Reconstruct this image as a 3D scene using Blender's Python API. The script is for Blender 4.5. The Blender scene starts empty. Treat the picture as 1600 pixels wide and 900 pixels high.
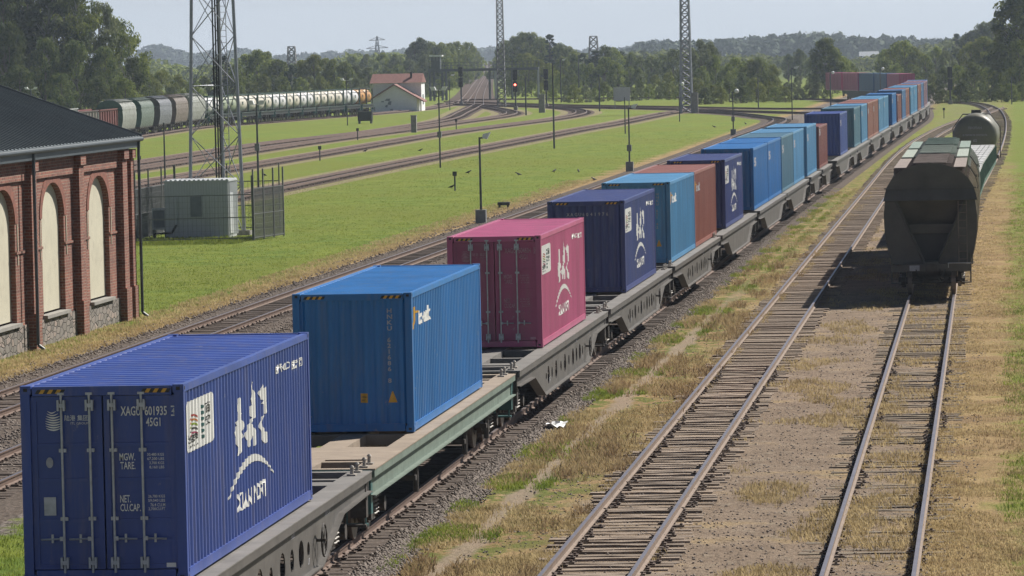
import bpy, bmesh, math, random
import numpy as np
from mathutils import Vector, Matrix, noise
from mathutils.geometry import tessellate_polygon
rnd = random.Random(7)
rad = math.radians
S = bpy.context.scene
COL = S.collection

# ---------------------------------------------------------------- camera
FPX, PITCH, ROLL, YAW = 7215.6, 0.05142, -0.02138, 0.10839
CAM = np.array([13.351, 0.0, 9.1825])
_cy, _sy, _cp, _sp = math.cos(YAW), math.sin(YAW), math.cos(PITCH), math.sin(PITCH)
_d = np.array([-_sy*_cp, _cy*_cp, -_sp]); _r = np.array([_cy, _sy, 0.0]); _u = np.cross(_r, _d)
_R = math.cos(ROLL)*_r + math.sin(ROLL)*_u
_U = -math.sin(ROLL)*_r + math.cos(ROLL)*_u
cam = bpy.data.cameras.new('camera'); cam_o = bpy.data.objects.new('camera', cam); COL.objects.link(cam_o)
cam.sensor_width = 36; cam.lens = FPX/1600*36; cam.clip_start = 1; cam.clip_end = 12000
m = Matrix([[_R[i], _U[i], -_d[i], CAM[i]] for i in range(3)] + [[0, 0, 0, 1]])
cam_o.matrix_world = m
S.camera = cam_o

# ---------------------------------------------------------------- light
SUN_EL, SUN_AZ = rad(44), rad(49)      # azimuth measured from +X towards +Y
w = bpy.data.worlds.new('World'); S.world = w; w.use_nodes = True
nt = w.node_tree; bg = nt.nodes['Background']
sky = nt.nodes.new('ShaderNodeTexSky'); sky.sky_type = 'NISHITA'; sky.sun_disc = False
sky.sun_elevation = SUN_EL; sky.sun_rotation = math.pi/2 - SUN_AZ
sky.air_density = .75; sky.dust_density = .1; sky.ozone_density = 1.5
hs = nt.nodes.new('ShaderNodeHueSaturation'); hs.inputs['Saturation'].default_value = 0.9; hs.inputs['Value'].default_value = 0.72
nt.links.new(sky.outputs[0], hs.inputs['Color'])
# thin bright cloud veil low over the horizon
wt = nt.nodes.new('ShaderNodeTexCoord'); wsx = nt.nodes.new('ShaderNodeSeparateXYZ'); nt.links.new(wt.outputs['Generated'], wsx.inputs[0])
wm = nt.nodes.new('ShaderNodeMapRange'); wm.interpolation_type = 'SMOOTHSTEP'; nt.links.new(wsx.outputs[2], wm.inputs[0])
wm.inputs[1].default_value = .06; wm.inputs[2].default_value = .14; wm.inputs[3].default_value = 1; wm.inputs[4].default_value = 0
wn = nt.nodes.new('ShaderNodeTexNoise'); wn.inputs['Scale'].default_value = 5; wn.inputs['Detail'].default_value = 5
wmp = nt.nodes.new('ShaderNodeMapping'); wmp.inputs['Scale'].default_value = (1, 1, 5); nt.links.new(wt.outputs['Generated'], wmp.inputs[0]); nt.links.new(wmp.outputs[0], wn.inputs['Vector'])
wc = nt.nodes.new('ShaderNodeMixRGB'); nt.links.new(wn.outputs['Fac'], wc.inputs[0])
wc.inputs[1].default_value = (6.6, 7.3, 8.2, 1); wc.inputs[2].default_value = (9.4, 10.0, 10.7, 1)
wx = nt.nodes.new('ShaderNodeMixRGB'); nt.links.new(wm.outputs[0], wx.inputs[0]); nt.links.new(hs.outputs[0], wx.inputs[1]); nt.links.new(wc.outputs[0], wx.inputs[2])
nt.links.new(wx.outputs[0], bg.inputs[0])
bg.inputs[1].default_value = 0.05
sl = bpy.data.lights.new('sun', 'SUN'); sl.energy = 5.0; sl.angle = rad(0.5); sl.color = (1.0, 0.95, 0.87)
so = bpy.data.objects.new('sun', sl); COL.objects.link(so)
sdir = Vector((math.cos(SUN_EL)*math.cos(SUN_AZ), math.cos(SUN_EL)*math.sin(SUN_AZ), math.sin(SUN_EL)))
so.rotation_euler = sdir.to_track_quat('Z', 'Y').to_euler()
S.view_settings.view_transform = 'Standard'; S.view_settings.look = 'None'
S.view_settings.exposure = 0.6; S.view_settings.gamma = 1.0
S.cycles.max_bounces = 6; S.cycles.diffuse_bounces = 2; S.cycles.glossy_bounces = 2
S.cycles.transparent_max_bounces = 8; S.cycles.volume_bounces = 0
S.cycles.use_denoising = True

# ---------------------------------------------------------------- measuring helpers (photo pixel -> metres)
def ray(x, y): return _d + _R*(x-800)/FPX - _U*(y-450)/FPX
def G(x, y, z=-0.2):
    v = ray(x, y); return CAM + v*(z-CAM[2])/v[2]
def AT(x, y, Y):
    v = ray(x, y); return CAM + v*Y/v[1]
def hor(px): return 96 - px*0.0213

# ---------------------------------------------------------------- tags
def tag(o, label=None, cat=None, group=None, kind=None):
    if label: o['label'] = label
    if cat: o['category'] = cat
    if group: o['group'] = group
    if kind: o['kind'] = kind
    return o
def empty(name, loc=(0, 0, 0), rz=0, label=None, cat=None, group=None):
    o = bpy.data.objects.new(name, None); COL.objects.link(o); o.location = loc; o.rotation_euler = (0, 0, rz)
    return tag(o, label, cat, group)
def clone(root, loc, rz=0, label=None, group=None, scale=None):
    def cp(o, par):
        c = o.copy(); COL.objects.link(c); c.parent = par
        for ch in o.children: cp(ch, c)
        return c
    r = cp(root, None); r.location = loc; r.rotation_euler = (0, 0, rz)
    if scale: r.scale = scale
    if label: r['label'] = label
    if group: r['group'] = group
    return r

# ---------------------------------------------------------------- mesh builder
class MB:
    def __init__(s): s.v = []; s.f = []; s.mi = []; s.cur = 0
    def quad(s, a, b, c, d):
        n = len(s.v); s.v += [tuple(a), tuple(b), tuple(c), tuple(d)]; s.f.append((n, n+1, n+2, n+3)); s.mi.append(s.cur)
    def tri(s, a, b, c):
        n = len(s.v); s.v += [tuple(a), tuple(b), tuple(c)]; s.f.append((n, n+1, n+2)); s.mi.append(s.cur)
    def hexa(s, p):   # 8 points: bottom 4 ccw, top 4 ccw
        n = len(s.v); s.v += [tuple(q) for q in p]
        for f in ((3, 2, 1, 0), (4, 5, 6, 7), (0, 1, 5, 4), (1, 2, 6, 5), (2, 3, 7, 6), (3, 0, 4, 7)):
            s.f.append(tuple(n+i for i in f)); s.mi.append(s.cur)
    def box(s, x0, x1, y0, y1, z0, z1):
        s.hexa([(x0, y0, z0), (x1, y0, z0), (x1, y1, z0), (x0, y1, z0), (x0, y0, z1), (x1, y0, z1), (x1, y1, z1), (x0, y1, z1)])
    def tube(s, a, b, r0, r1=None, n=8, cap=True):
        r1 = r0 if r1 is None else r1
        a = Vector(a); b = Vector(b); d = (b-a).normalized()
        t = Vector((0, 0, 1)) if abs(d.z) < .9 else Vector((1, 0, 0))
        x = d.cross(t).normalized(); y = d.cross(x)
        k = len(s.v)
        for c, r in ((a, r0), (b, r1)):
            for i in range(n):
                an = 2*math.pi*i/n; s.v.append(tuple(c + x*math.cos(an)*r + y*math.sin(an)*r))
        for i in range(n):
            j = (i+1) % n; s.f.append((k+i, k+n+i, k+n+j, k+j)); s.mi.append(s.cur)
        if cap:
            s.f.append(tuple(k+i for i in range(n))); s.mi.append(s.cur)
            s.f.append(tuple(k+n+i for i in reversed(range(n)))); s.mi.append(s.cur)
    def bar(s, a, b, w, h=None):
        s.tube(a, b, w*.7071, None, 4)
    def sweep(s, secs, closed=True, caps=True):   # list of rings of equal length
        k = len(s.v); n = len(secs[0])
        for r in secs: s.v += [tuple(p) for p in r]
        for i in range(len(secs)-1):
            for j in range(n if closed else n-1):
                q = (j+1) % n
                s.f.append((k+i*n+j, k+i*n+q, k+(i+1)*n+q, k+(i+1)*n+j)); s.mi.append(s.cur)
        if caps and closed:
            s.f.append(tuple(k+i for i in reversed(range(n)))); s.mi.append(s.cur)
            s.f.append(tuple(k+(len(secs)-1)*n+i for i in range(n))); s.mi.append(s.cur)
    def plate(s, outer, holes, fn, t0, t1):
        # flat shape with real holes; fn(u, v, t) -> xyz
        polys = [[Vector((u, v, 0)) for u, v in p] for p in [outer]+holes]
        tris = tessellate_polygon(polys); flat = [q for p in polys for q in p]; n = len(flat)
        k = len(s.v)
        s.v += [tuple(fn(q.x, q.y, t0)) for q in flat] + [tuple(fn(q.x, q.y, t1)) for q in flat]
        for t in tris:
            s.f.append((k+t[0], k+t[1], k+t[2])); s.mi.append(s.cur)
            s.f.append((k+n+t[2], k+n+t[1], k+n+t[0])); s.mi.append(s.cur)
        o = 0
        for p in polys:
            L = len(p)
            for i in range(L):
                j = (i+1) % L
                s.f.append((k+o+i, k+o+j, k+n+o+j, k+n+o+i)); s.mi.append(s.cur)
            o += L
    def build(s, name, mats, parent=None, smooth=False, fix=True, **kw):
        me = bpy.data.meshes.new(name); me.from_pydata(s.v, [], s.f)
        if not isinstance(mats, (list, tuple)): mats = [mats]
        for mm in mats: me.materials.append(mm)
        if len(mats) > 1: me.polygons.foreach_set('material_index', s.mi)
        if fix:
            b = bmesh.new(); b.from_mesh(me); bmesh.ops.recalc_face_normals(b, faces=b.faces); b.to_mesh(me); b.free()
        if smooth:
            me.shade_smooth()
        me.update()
        o = bpy.data.objects.new(name, me); COL.objects.link(o)
        if parent: o.parent = parent
        return tag(o, **kw)
def ellipse(cx, cz, rx, rz, n=16): return [(cx+rx*math.cos(2*math.pi*i/n), cz+rz*math.sin(2*math.pi*i/n)) for i in range(n)]

# ---------------------------------------------------------------- materials
def mat(name, col, rough=.6, metal=0., var=.22, scale=3., stretch=(1, 1, 1), col2=None, thr=None, bump=0., bscale=30., rv=0., spec=.5, dirt=None, dirt2=None):
    m = bpy.data.materials.new(name); m.use_nodes = True; nt = m.node_tree; N = nt.nodes; L = nt.links
    p = N['Principled BSDF']; p.inputs['Roughness'].default_value = rough; p.inputs['Metallic'].default_value = metal
    p.inputs['Specular IOR Level'].default_value = spec
    tc = N.new('ShaderNodeTexCoord'); oi = N.new('ShaderNodeObjectInfo')
    add = N.new('ShaderNodeVectorMath'); add.operation = 'ADD'; L.new(tc.outputs['Object'], add.inputs[0])
    mul = N.new('ShaderNodeVectorMath'); mul.operation = 'SCALE'; L.new(oi.outputs['Random'], mul.inputs['Scale']); mul.inputs[0].default_value = (37, 51, 23)
    L.new(mul.outputs[0], add.inputs[1])
    mp = N.new('ShaderNodeMapping'); mp.inputs['Scale'].default_value = stretch; L.new(add.outputs[0], mp.inputs[0])
    n1 = N.new('ShaderNodeTexNoise'); n1.inputs['Scale'].default_value = scale; n1.inputs['Detail'].default_value = 6; n1.inputs['Roughness'].default_value = .65
    L.new(mp.outputs[0], n1.inputs['Vector'])
    cr = N.new('ShaderNodeValToRGB'); L.new(n1.outputs['Fac'], cr.inputs[0])
    c2 = col2 or tuple(c*(1-var) for c in col)
    c1 = col if col2 else tuple(min(1, c*(1+var)) for c in col)
    lo, hi = thr or (.3, .7)
    cr.color_ramp.elements[0].position = lo; cr.color_ramp.elements[1].position = hi
    cr.color_ramp.elements[0].color = (*c2, 1); cr.color_ramp.elements[1].color = (*c1, 1)
    out = cr.outputs[0]
    if rv:
        h = N.new('ShaderNodeHueSaturation'); mr = N.new('ShaderNodeMapRange'); L.new(oi.outputs['Random'], mr.inputs[0])
        mr.inputs['To Min'].default_value = 1-rv; mr.inputs['To Max'].default_value = 1+rv; L.new(mr.outputs[0], h.inputs['Value'])
        L.new(out, h.inputs['Color']); out = h.outputs[0]
    if dirt:   # fine specks and streaks of another colour
        n3 = N.new('ShaderNodeTexNoise'); n3.inputs['Scale'].default_value = dirt[1]; n3.inputs['Detail'].default_value = 8; n3.inputs['Roughness'].default_value = .7
        mp3 = N.new('ShaderNodeMapping'); mp3.inputs['Scale'].default_value = dirt[4] if len(dirt) > 4 else (1, 1, 1); L.new(add.outputs[0], mp3.inputs[0]); L.new(mp3.outputs[0], n3.inputs['Vector'])
        r3 = N.new('ShaderNodeMapRange'); r3.inputs['From Min'].default_value = dirt[2]; r3.inputs['From Max'].default_value = dirt[2]+.12
        r3.inputs['To Max'].default_value = dirt[3]; L.new(n3.outputs['Fac'], r3.inputs[0])
        mx = N.new('ShaderNodeMixRGB'); L.new(r3.outputs[0], mx.inputs[0]); L.new(out, mx.inputs[1]); mx.inputs[2].default_value = (*dirt[0], 1); out = mx.outputs[0]
    if dirt2:   # sharp scuffs and chips
        n4 = N.new('ShaderNodeTexNoise'); n4.inputs['Scale'].default_value = dirt2[1]; n4.inputs['Detail'].default_value = 10; n4.inputs['Roughness'].default_value = .75
        mp4 = N.new('ShaderNodeMapping'); mp4.inputs['Scale'].default_value = dirt2[4]; mp4.inputs['Location'].default_value = (7, 3, 1); L.new(add.outputs[0], mp4.inputs[0]); L.new(mp4.outputs[0], n4.inputs['Vector'])
        r4 = N.new('ShaderNodeMapRange'); r4.inputs['From Min'].default_value = dirt2[2]; r4.inputs['From Max'].default_value = dirt2[2]+.03
        r4.inputs['To Max'].default_value = dirt2[3]; L.new(n4.outputs['Fac'], r4.inputs[0])
        mx4 = N.new('ShaderNodeMixRGB'); L.new(r4.outputs[0], mx4.inputs[0]); L.new(out, mx4.inputs[1]); mx4.inputs[2].default_value = (*dirt2[0], 1); out = mx4.outputs[0]
    L.new(out, p.inputs['Base Color'])
    if bump:
        n2 = N.new('ShaderNodeTexNoise'); n2.inputs['Scale'].default_value = bscale; n2.inputs['Detail'].default_value = 5; L.new(mp.outputs[0], n2.inputs['Vector'])
        b = N.new('ShaderNodeBump'); b.inputs['Strength'].default_value = bump; b.inputs['Distance'].default_value = .05; L.new(n2.outputs['Fac'], b.inputs['Height']); L.new(b.outputs[0], p.inputs['Normal'])
    return m
def paint(name, col, rust=.4, var=.2):
    return mat(name, col, rough=.40, var=var, scale=.9, stretch=(1, 1, .3), dirt=((col[0]*.55+.11, col[1]*.55+.09, col[2]*.5+.085), 2.6, .51, rust, (1.3, 1.3, .16)), dirt2=((col[0]*.4+.20, col[1]*.4+.19, col[2]*.4+.19), 3.2, .635, .7, (1, .6, .8)), rv=.06)
RUST = (.10, .055, .035)
M = {}
M['navy'] = paint('navy_paint', (.032, .068, .28)); M['navy_dull'] = paint('dull_navy_paint', (.036, .055, .19))
M['blue'] = paint('blue_paint', (.012, .14, .40)); M['light_blue'] = paint('pale_blue_paint', (.08, .25, .45), .35); M['teal'] = paint('teal_blue_paint', (.07, .17, .25), .3)
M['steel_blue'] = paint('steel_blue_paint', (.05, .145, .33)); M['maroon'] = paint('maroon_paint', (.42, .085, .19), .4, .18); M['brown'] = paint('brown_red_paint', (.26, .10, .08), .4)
M['brown_dark'] = paint('dark_red_paint', (.20, .065, .06)); M['mauve'] = paint('mauve_paint', (.24, .13, .17), .3); M['far_blue'] = paint('far_slate_blue_paint', (.035, .12, .26))
M['white'] = mat('white_lettering', (.72, .72, .70), rough=.55, var=.08); M['white_dull'] = mat('worn_white_lettering', (.35, .35, .38), rough=.6, var=.25, scale=9)
M['pink_mark'] = mat('worn_pink_lettering', (.42, .22, .27), rough=.6, var=.3, scale=9)
M['yellow'] = mat('yellow_marking', (.62, .33, .03), rough=.5, var=.15); M['black'] = mat('black_marking', (.015, .015, .016), rough=.5, var=.2)
M['galv'] = mat('galvanised_steel', (.42, .43, .46), rough=.45, metal=.4, var=.2, scale=8)
M['wagon_grey'] = mat('weathered_grey_wagon_paint', (.082, .075, .069), rough=.6, var=.3, scale=1.3, dirt=((.13, .115, .10), 5, .55, .5))
M['deck_grey'] = mat('dusty_grey_deck', (.155, .145, .135), rough=.7, var=.25, scale=1.5, dirt=((.17, .14, .12), 4, .55, .6))
M['deck_tan'] = mat('dusty_tan_deck', (.26, .205, .155), rough=.8, var=.2, scale=1.2, dirt=((.15, .11, .08), 3, .55, .5))
M['wagon_green'] = mat('faded_green_wagon_paint', (.125, .165, .135), rough=.65, var=.22, scale=2, dirt=((.16, .2, .17), 4, .54, .7))
M['teal_dark'] = mat('dark_teal_paint', (.03, .10, .10), rough=.5)
M['iron'] = mat('dark_running_gear_iron', (.045, .038, .034), rough=.7, var=.35, scale=5, dirt=((.13, .10, .08), 9, .56, .7))
M['spring'] = mat('dusty_spring_steel', (.28, .25, .22), rough=.6, var=.3, scale=8)
M['rail_side'] = mat('rusty_rail_side', (.12, .075, .055), rough=.8, var=.3, scale=3)
M['rail_side_light'] = mat('dusty_rail_side', (.17, .12, .088), rough=.8, var=.25, scale=3)
M['rail_top'] = mat('worn_rail_head', (.24, .225, .25), rough=.42, metal=.75, var=.15, scale=2)
M['rail_top_dull'] = mat('dull_rail_head', (.20, .17, .17), rough=.5, metal=.4, var=.2, scale=2)
M['sleeper_dark'] = mat('dark_oiled_sleeper', (.085, .062, .05), rough=.9, var=.4, scale=7, stretch=(.4, 3, 1), bump=.4)
M['sleeper_old'] = mat('weathered_timber_sleeper', (.27, .21, .16), rough=.95, var=.45, scale=4, stretch=(.5, 6, 1), rv=.25, dirt=((.12, .09, .07), 5, .54, .7, (.3, 8, 1)), bump=.5)
M['sleeper_buried'] = mat('buried_timber_sleeper', (.17, .135, .10), rough=.95, var=.4, scale=4, stretch=(.5, 6, 1), rv=.3, dirt=((.25, .20, .13), 4, .5, .8, (.5, 5, 1)), bump=.5)
M['fixing'] = mat('rusty_rail_fixing', (.10, .07, .055), rough=.8, var=.3, scale=9)
M['stone'] = mat('ballast_stone_grey', (.165, .135, .115), rough=.9, var=.55, scale=16, bump=.3)
def leaf(name, c1, c2, rv=.34, tr=.38):
    m = bpy.data.materials.new(name); m.use_nodes = True; nt = m.node_tree; N = nt.nodes; L = nt.links
    p = N['Principled BSDF']; p.inputs['Roughness'].default_value = .75; p.inputs['Specular IOR Level'].default_value = .15
    tc = N.new('ShaderNodeTexCoord'); oi = N.new('ShaderNodeObjectInfo')
    n1 = N.new('ShaderNodeTexNoise'); n1.inputs['Scale'].default_value = .9; n1.inputs['Detail'].default_value = 4; L.new(tc.outputs['Object'], n1.inputs['Vector'])
    cr = N.new('ShaderNodeValToRGB'); cr.color_ramp.elements[0].position = .38; cr.color_ramp.elements[1].position = .62
    cr.color_ramp.elements[0].color = (*c1, 1); cr.color_ramp.elements[1].color = (*c2, 1); L.new(n1.outputs['Fac'], cr.inputs[0])
    h = N.new('ShaderNodeHueSaturation'); mr = N.new('ShaderNodeMapRange'); L.new(oi.outputs['Random'], mr.inputs[0]); mr.inputs['To Min'].default_value = 1-rv; mr.inputs['To Max'].default_value = 1+rv
    L.new(mr.outputs[0], h.inputs['Value']); L.new(cr.outputs[0], h.inputs['Color']); L.new(h.outputs[0], p.inputs['Base Color'])
    t = N.new('ShaderNodeBsdfTranslucent'); L.new(h.outputs[0], t.inputs[0]); mx = N.new('ShaderNodeMixShader'); mx.inputs[0].default_value = tr
    L.new(p.outputs[0], mx.inputs[1]); L.new(t.outputs[0], mx.inputs[2]); L.new(mx.outputs[0], N['Material Output'].inputs[0])
    return m
M['leaf'] = leaf('green_foliage', (.080, .12, .027), (.26, .29, .068))
M['leaf_light'] = leaf('light_green_foliage', (.12, .155, .03), (.26, .27, .065), .18)
M['leaf_dark'] = leaf('dark_foliage', (.050, .078, .026), (.14, .165, .048))
M['leaf_conifer'] = leaf('conifer_foliage', (.026, .050, .022), (.058, .085, .030), .15, .1)
M['leaf_silver'] = leaf('silver_green_foliage', (.095, .12, .055), (.20, .22, .11), .15)
M['bark'] = mat('tree_bark', (.11, .09, .07), rough=.95, var=.35, scale=4, stretch=(1, 1, .3))
M['bark_pale'] = mat('pale_bark', (.3, .28, .25), rough=.9, var=.35, scale=4, stretch=(1, 1, .3))
M['grass_green'] = leaf('green_grass_blades', (.15, .205, .04), (.24, .275, .055), .1, .45)
M['grass_dry'] = leaf('dry_grass_blades', (.34, .26, .135), (.48, .38, .21), .1, .45)
M['grass_brown'] = leaf('brown_weed_stalks', (.26, .18, .105), (.38, .29, .16), .1, .4)

# ---------------------------------------------------------------- ground shader
def ground_material():
    m = bpy.data.materials.new('yard_ground'); m.use_nodes = True; nt = m.node_tree; N = nt.nodes; L = nt.links
    p = N['Principled BSDF']; p.inputs['Roughness'].default_value = .95; p.inputs['Specular IOR Level'].default_value = .1
    tc = N.new('ShaderNodeTexCoord').outputs['Object']
    def nz(scale, det=5, st=(1, 1, 1), ro=.6):
        mp = N.new('ShaderNodeMapping'); mp.inputs['Scale'].default_value = st; L.new(tc, mp.inputs[0])
        n = N.new('ShaderNodeTexNoise'); n.inputs['Scale'].default_value = scale; n.inputs['Detail'].default_value = det; n.inputs['Roughness'].default_value = ro
        L.new(mp.outputs[0], n.inputs['Vector']); return n.outputs['Fac']
    def ma(op, a, b=None, c=None):
        n = N.new('ShaderNodeMath'); n.operation = op
        for i, q in enumerate((a, b, c)):
            if q is None: continue
            if isinstance(q, (int, float)): n.inputs[i].default_value = q
            else: L.new(q, n.inputs[i])
        return n.outputs[0]
    def mr(v, a, b, c=0, d=1):
        n = N.new('ShaderNodeMapRange'); n.interpolation_type = 'SMOOTHSTEP'; L.new(v, n.inputs[0])
        for i, q in zip((1, 2, 3, 4), (a, b, c, d)): n.inputs[i].default_value = q
        return n.outputs[0]
    def mix(f, a, b):
        n = N.new('ShaderNodeMixRGB')
        for i, q in enumerate((f, a, b)):
            if isinstance(q, tuple): n.inputs[i].default_value = (*q, 1)
            elif isinstance(q, (int, float)): n.inputs[i].default_value = q
            else: L.new(q, n.inputs[i])
        return n.outputs[0]
    sx = N.new('ShaderNodeSeparateXYZ'); L.new(tc, sx.inputs[0]); X, Y = sx.outputs[0], sx.outputs[1]
    big, mid, fine, vf = nz(.035), nz(.35, 6), nz(2.2, 8, (1, .6, 1)), nz(9, 6, (1, .5, 1), .75)
    nx = ma('ADD', X, ma('MULTIPLY', ma('SUBTRACT', mid, .5), 3.2)); nx = ma('ADD', nx, ma('MULTIPLY', ma('SUBTRACT', fine, .5), 1.8))
    field = mix(mr(mid, .35, .65), (.115, .175, .028), (.185, .225, .036)); field = mix(mr(big, .4, .62), field, (.155, .185, .03))
    field = mix(mr(fine, .52, .70, 0, .6), field, (.205, .205, .05)); field = mix(mr(vf, .52, .70, 0, .35), field, (.095, .13, .022))
    dirt = mix(mr(mid, .35, .65), (.225, .168, .122), (.29, .222, .163)); dirt = mix(mr(vf, .5, .66, 0, .85), dirt, (.11, .082, .06)); dirt = mix(mr(nz(.9, 7, (1, .45, 1), .7), .50, .62, 0, .6), dirt, (.17, .125, .09)); dirt = mix(mr(fine, .55, .7, 0, .55), dirt, (.30, .25, .19))
    straw = mix(mr(mid, .35, .65), (.26, .175, .088), (.37, .265, .13)); straw = mix(mr(vf, .49, .68, 0, .65), straw, (.16, .10, .055)); straw = mix(mr(fine, .54, .7, 0, .4), straw, (.19, .18, .06))
    grav = mix(mr(vf, .4, .62), (.075, .062, .052), (.26, .225, .20)); grav = mix(mr(mid, .4, .7, 0, .5), grav, (.12, .10, .085))
    # bands across the tracks
    c = field
    c = mix(mr(nx, -18.0, -16.4), c, straw)              # dry verge left of the loop track
    c = mix(mr(nx, -16.0, -15.4), c, grav)
    c = mix(ma('MULTIPLY', mr(nx, -7.3, -6.7), mr(nx, -2.3, -2.9)), c, field)     # grass between the siding and the train
    c = mix(mr(nx, 1.6, 2.1), c, straw)
    patch = ma('MULTIPLY', mr(nx, 1.8, 2.4), mr(nx, 5.0, 3.4))
    c = mix(ma('MULTIPLY', patch, mr(fine, .42, .56)), c, (.13, .145, .035))
    c = mix(mr(nx, 4.0, 5.2), c, dirt)
    c = mix(ma('MULTIPLY', mr(nx, 4.2, 6.2), mr(mid, .54, .66, 0, .5)), c, straw)
    px_ = ma('ADD', X, ma('MULTIPLY', ma('SUBTRACT', Y, 100), -.0005)); wob = ma('ADD', px_, ma('MULTIPLY', ma('SUBTRACT', mid, .5), 1.0))
    path = ma('MULTIPLY', mr(wob, 2.55, 2.75), mr(wob, 3.25, 3.05)); c = mix(ma('MULTIPLY', path, mr(Y, 200, 140, 0, .9)), c, (.29, .225, .165))
    c = mix(mr(nx, 10.6, 12.0), c, straw)
    c = mix(mr(ma('ADD', nx, ma('MULTIPLY', ma('SUBTRACT', big, .5), 3)), 12.8, 13.9), c, field)
    # farther up the yard the strip right of the train greens over
    far = ma('MULTIPLY', mr(Y, 230, 420), mr(nx, 2.0, 3.5)); c = mix(ma('MULTIPLY', far, mr(mid, .38, .55, .35, .9)), c, field)
    c = mix(mr(Y, 1000, 1500), c, (.075, .095, .03))
    L.new(c, p.inputs['Base Color'])
    b = N.new('ShaderNodeBump'); b.inputs['Strength'].default_value = .8; b.inputs['Distance'].default_value = .12
    hsum = ma('ADD', ma('MULTIPLY', vf, 1.0), ma('MULTIPLY', fine, 1.2)); L.new(hsum, b.inputs['Height']); L.new(b.outputs[0], p.inputs['Normal'])
    return m
def gravel_material(name, c1, c2, c3, scale=9):
    m = mat(name, c1, rough=.95, col2=c2, scale=scale, thr=(.38, .62), dirt=(c3, 1.2, .5, .6), bump=.8, bscale=14, spec=.1)
    return m
M['ground'] = ground_material()
M['ballast_dark'] = gravel_material('oily_grey_ballast', (.16, .13, .11), (.045, .036, .030), (.09, .068, .055))
M['ballast_far'] = gravel_material('brown_ballast', (.125, .092, .076), (.06, .044, .037), (.09, .066, .056), 3)
M['ballast_edge'] = gravel_material('dusty_track_verge', (.27, .235, .13), (.17, .15, .07), (.22, .19, .12), 2.5)

ys = [-20, 40] + [60+i*8 for i in range(60)] + [560, 620, 700, 800, 1000, 1400, 2000, 3000, 4500, 6500]
xs = [-1600, -900, -500, -300, -200, -120, -80, -50, -30, -20, -10, 0, 10, 20, 40, 80, 160, 400, 800]
g = MB()
for i in range(len(xs)-1):
    for j in range(len(ys)-1):
        g.quad((xs[i], ys[j], -.25), (xs[i+1], ys[j], -.25), (xs[i+1], ys[j+1], -.25), (xs[i], ys[j+1], -.25))
g.build('ground', M['ground'], fix=False, kind='structure')
HAZE = .00011
# ---------------------------------------------------------------- railway tracks
def resample(pts, step):
    P = [np.array(p[:2], float) for p in pts]
    P = [2*P[0]-P[1]] + P + [2*P[-1]-P[-2]]
    out = []
    for i in range(1, len(P)-2):
        L = np.linalg.norm(P[i+1]-P[i]); n = max(2, int(L/1.0))
        for k in range(n):
            t = k/n
            q = .5*((2*P[i])+(-P[i-1]+P[i+1])*t+(2*P[i-1]-5*P[i]+4*P[i+1]-P[i+2])*t*t+(-P[i-1]+3*P[i]-3*P[i+1]+P[i+2])*t**3)
            out.append(q)
    out.append(P[-2])
    D = [0.]
    for a, b in zip(out, out[1:]): D.append(D[-1]+np.linalg.norm(b-a))
    n = max(2, int(D[-1]/step)); res = []
    ox = np.interp(np.linspace(0, D[-1], n), D, [p[0] for p in out]); oy = np.interp(np.linspace(0, D[-1], n), D, [p[1] for p in out])
    return np.c_[ox, oy]
def frames(P):
    T = np.gradient(P, axis=0); T /= np.linalg.norm(T, axis=1)[:, None]
    return T, np.c_[T[:, 1], -T[:, 0]]       # tangent, right normal
def strip(name, P, w, z, matl, parent=None, **kw):
    T, Nn = frames(P); b = MB()
    k = len(P)
    for i in range(k-1):
        a0 = P[i]-Nn[i]*w; a1 = P[i]+Nn[i]*w; b0 = P[i+1]-Nn[i+1]*w; b1 = P[i+1]+Nn[i+1]*w
        b.quad((*a0, z), (*a1, z), (*b1, z), (*b0, z))
    return b.build(name, matl, parent, fix=False, **kw)
def berm(name, P, wt, wb, zt, zb, matl, **kw):
    T, Nn = frames(P); secs = []
    for i in range(len(P)):
        s = [(-wb, zb), (-wt, zt), (wt, zt), (wb, zb)]
        secs.append([(P[i][0]+Nn[i][0]*a, P[i][1]+Nn[i][1]*a, z) for a, z in s])
    b = MB(); b.sweep(secs, closed=False, caps=False)
    return b.build(name, matl, fix=False, **kw)
RAILSEC = [(-.065, -.18), (.065, -.18), (.065, -.165), (.012, -.14), (.012, -.045), (.037, -.035), (.037, 0), (-.037, 0), (-.037, -.035), (-.012, -.045), (-.012, -.14), (-.065, -.165)]
def sleeper_mesh(seed, L, wdt, h, fix=True, ragged=.03):
    r = random.Random(seed); b = MB(); hw = wdt/2; n = 7
    secs = []
    for i in range(n):
        x = -L/2+L*i/(n-1); j = lambda: r.uniform(-ragged, ragged)*.5
        secs.append([(x, -hw+j(), -h), (x, hw+j(), -h), (x, hw*.92+j(), j()*.4-.01), (x, 0+j(), j()*.4), (x, -hw*.92+j(), j()*.4-.01)])
    b.sweep(secs)
    if fix:
        b.cur = 1
        for s in (-1, 1):
            b.box(s*.795-.17, s*.795+.17, -.08, .08, .002, .022)
            for t in (-1, 1):
                b.box(s*.795+t*.105-.025, s*.795+t*.105+.025, -.03, .03, .02, .055)
    return b
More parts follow.
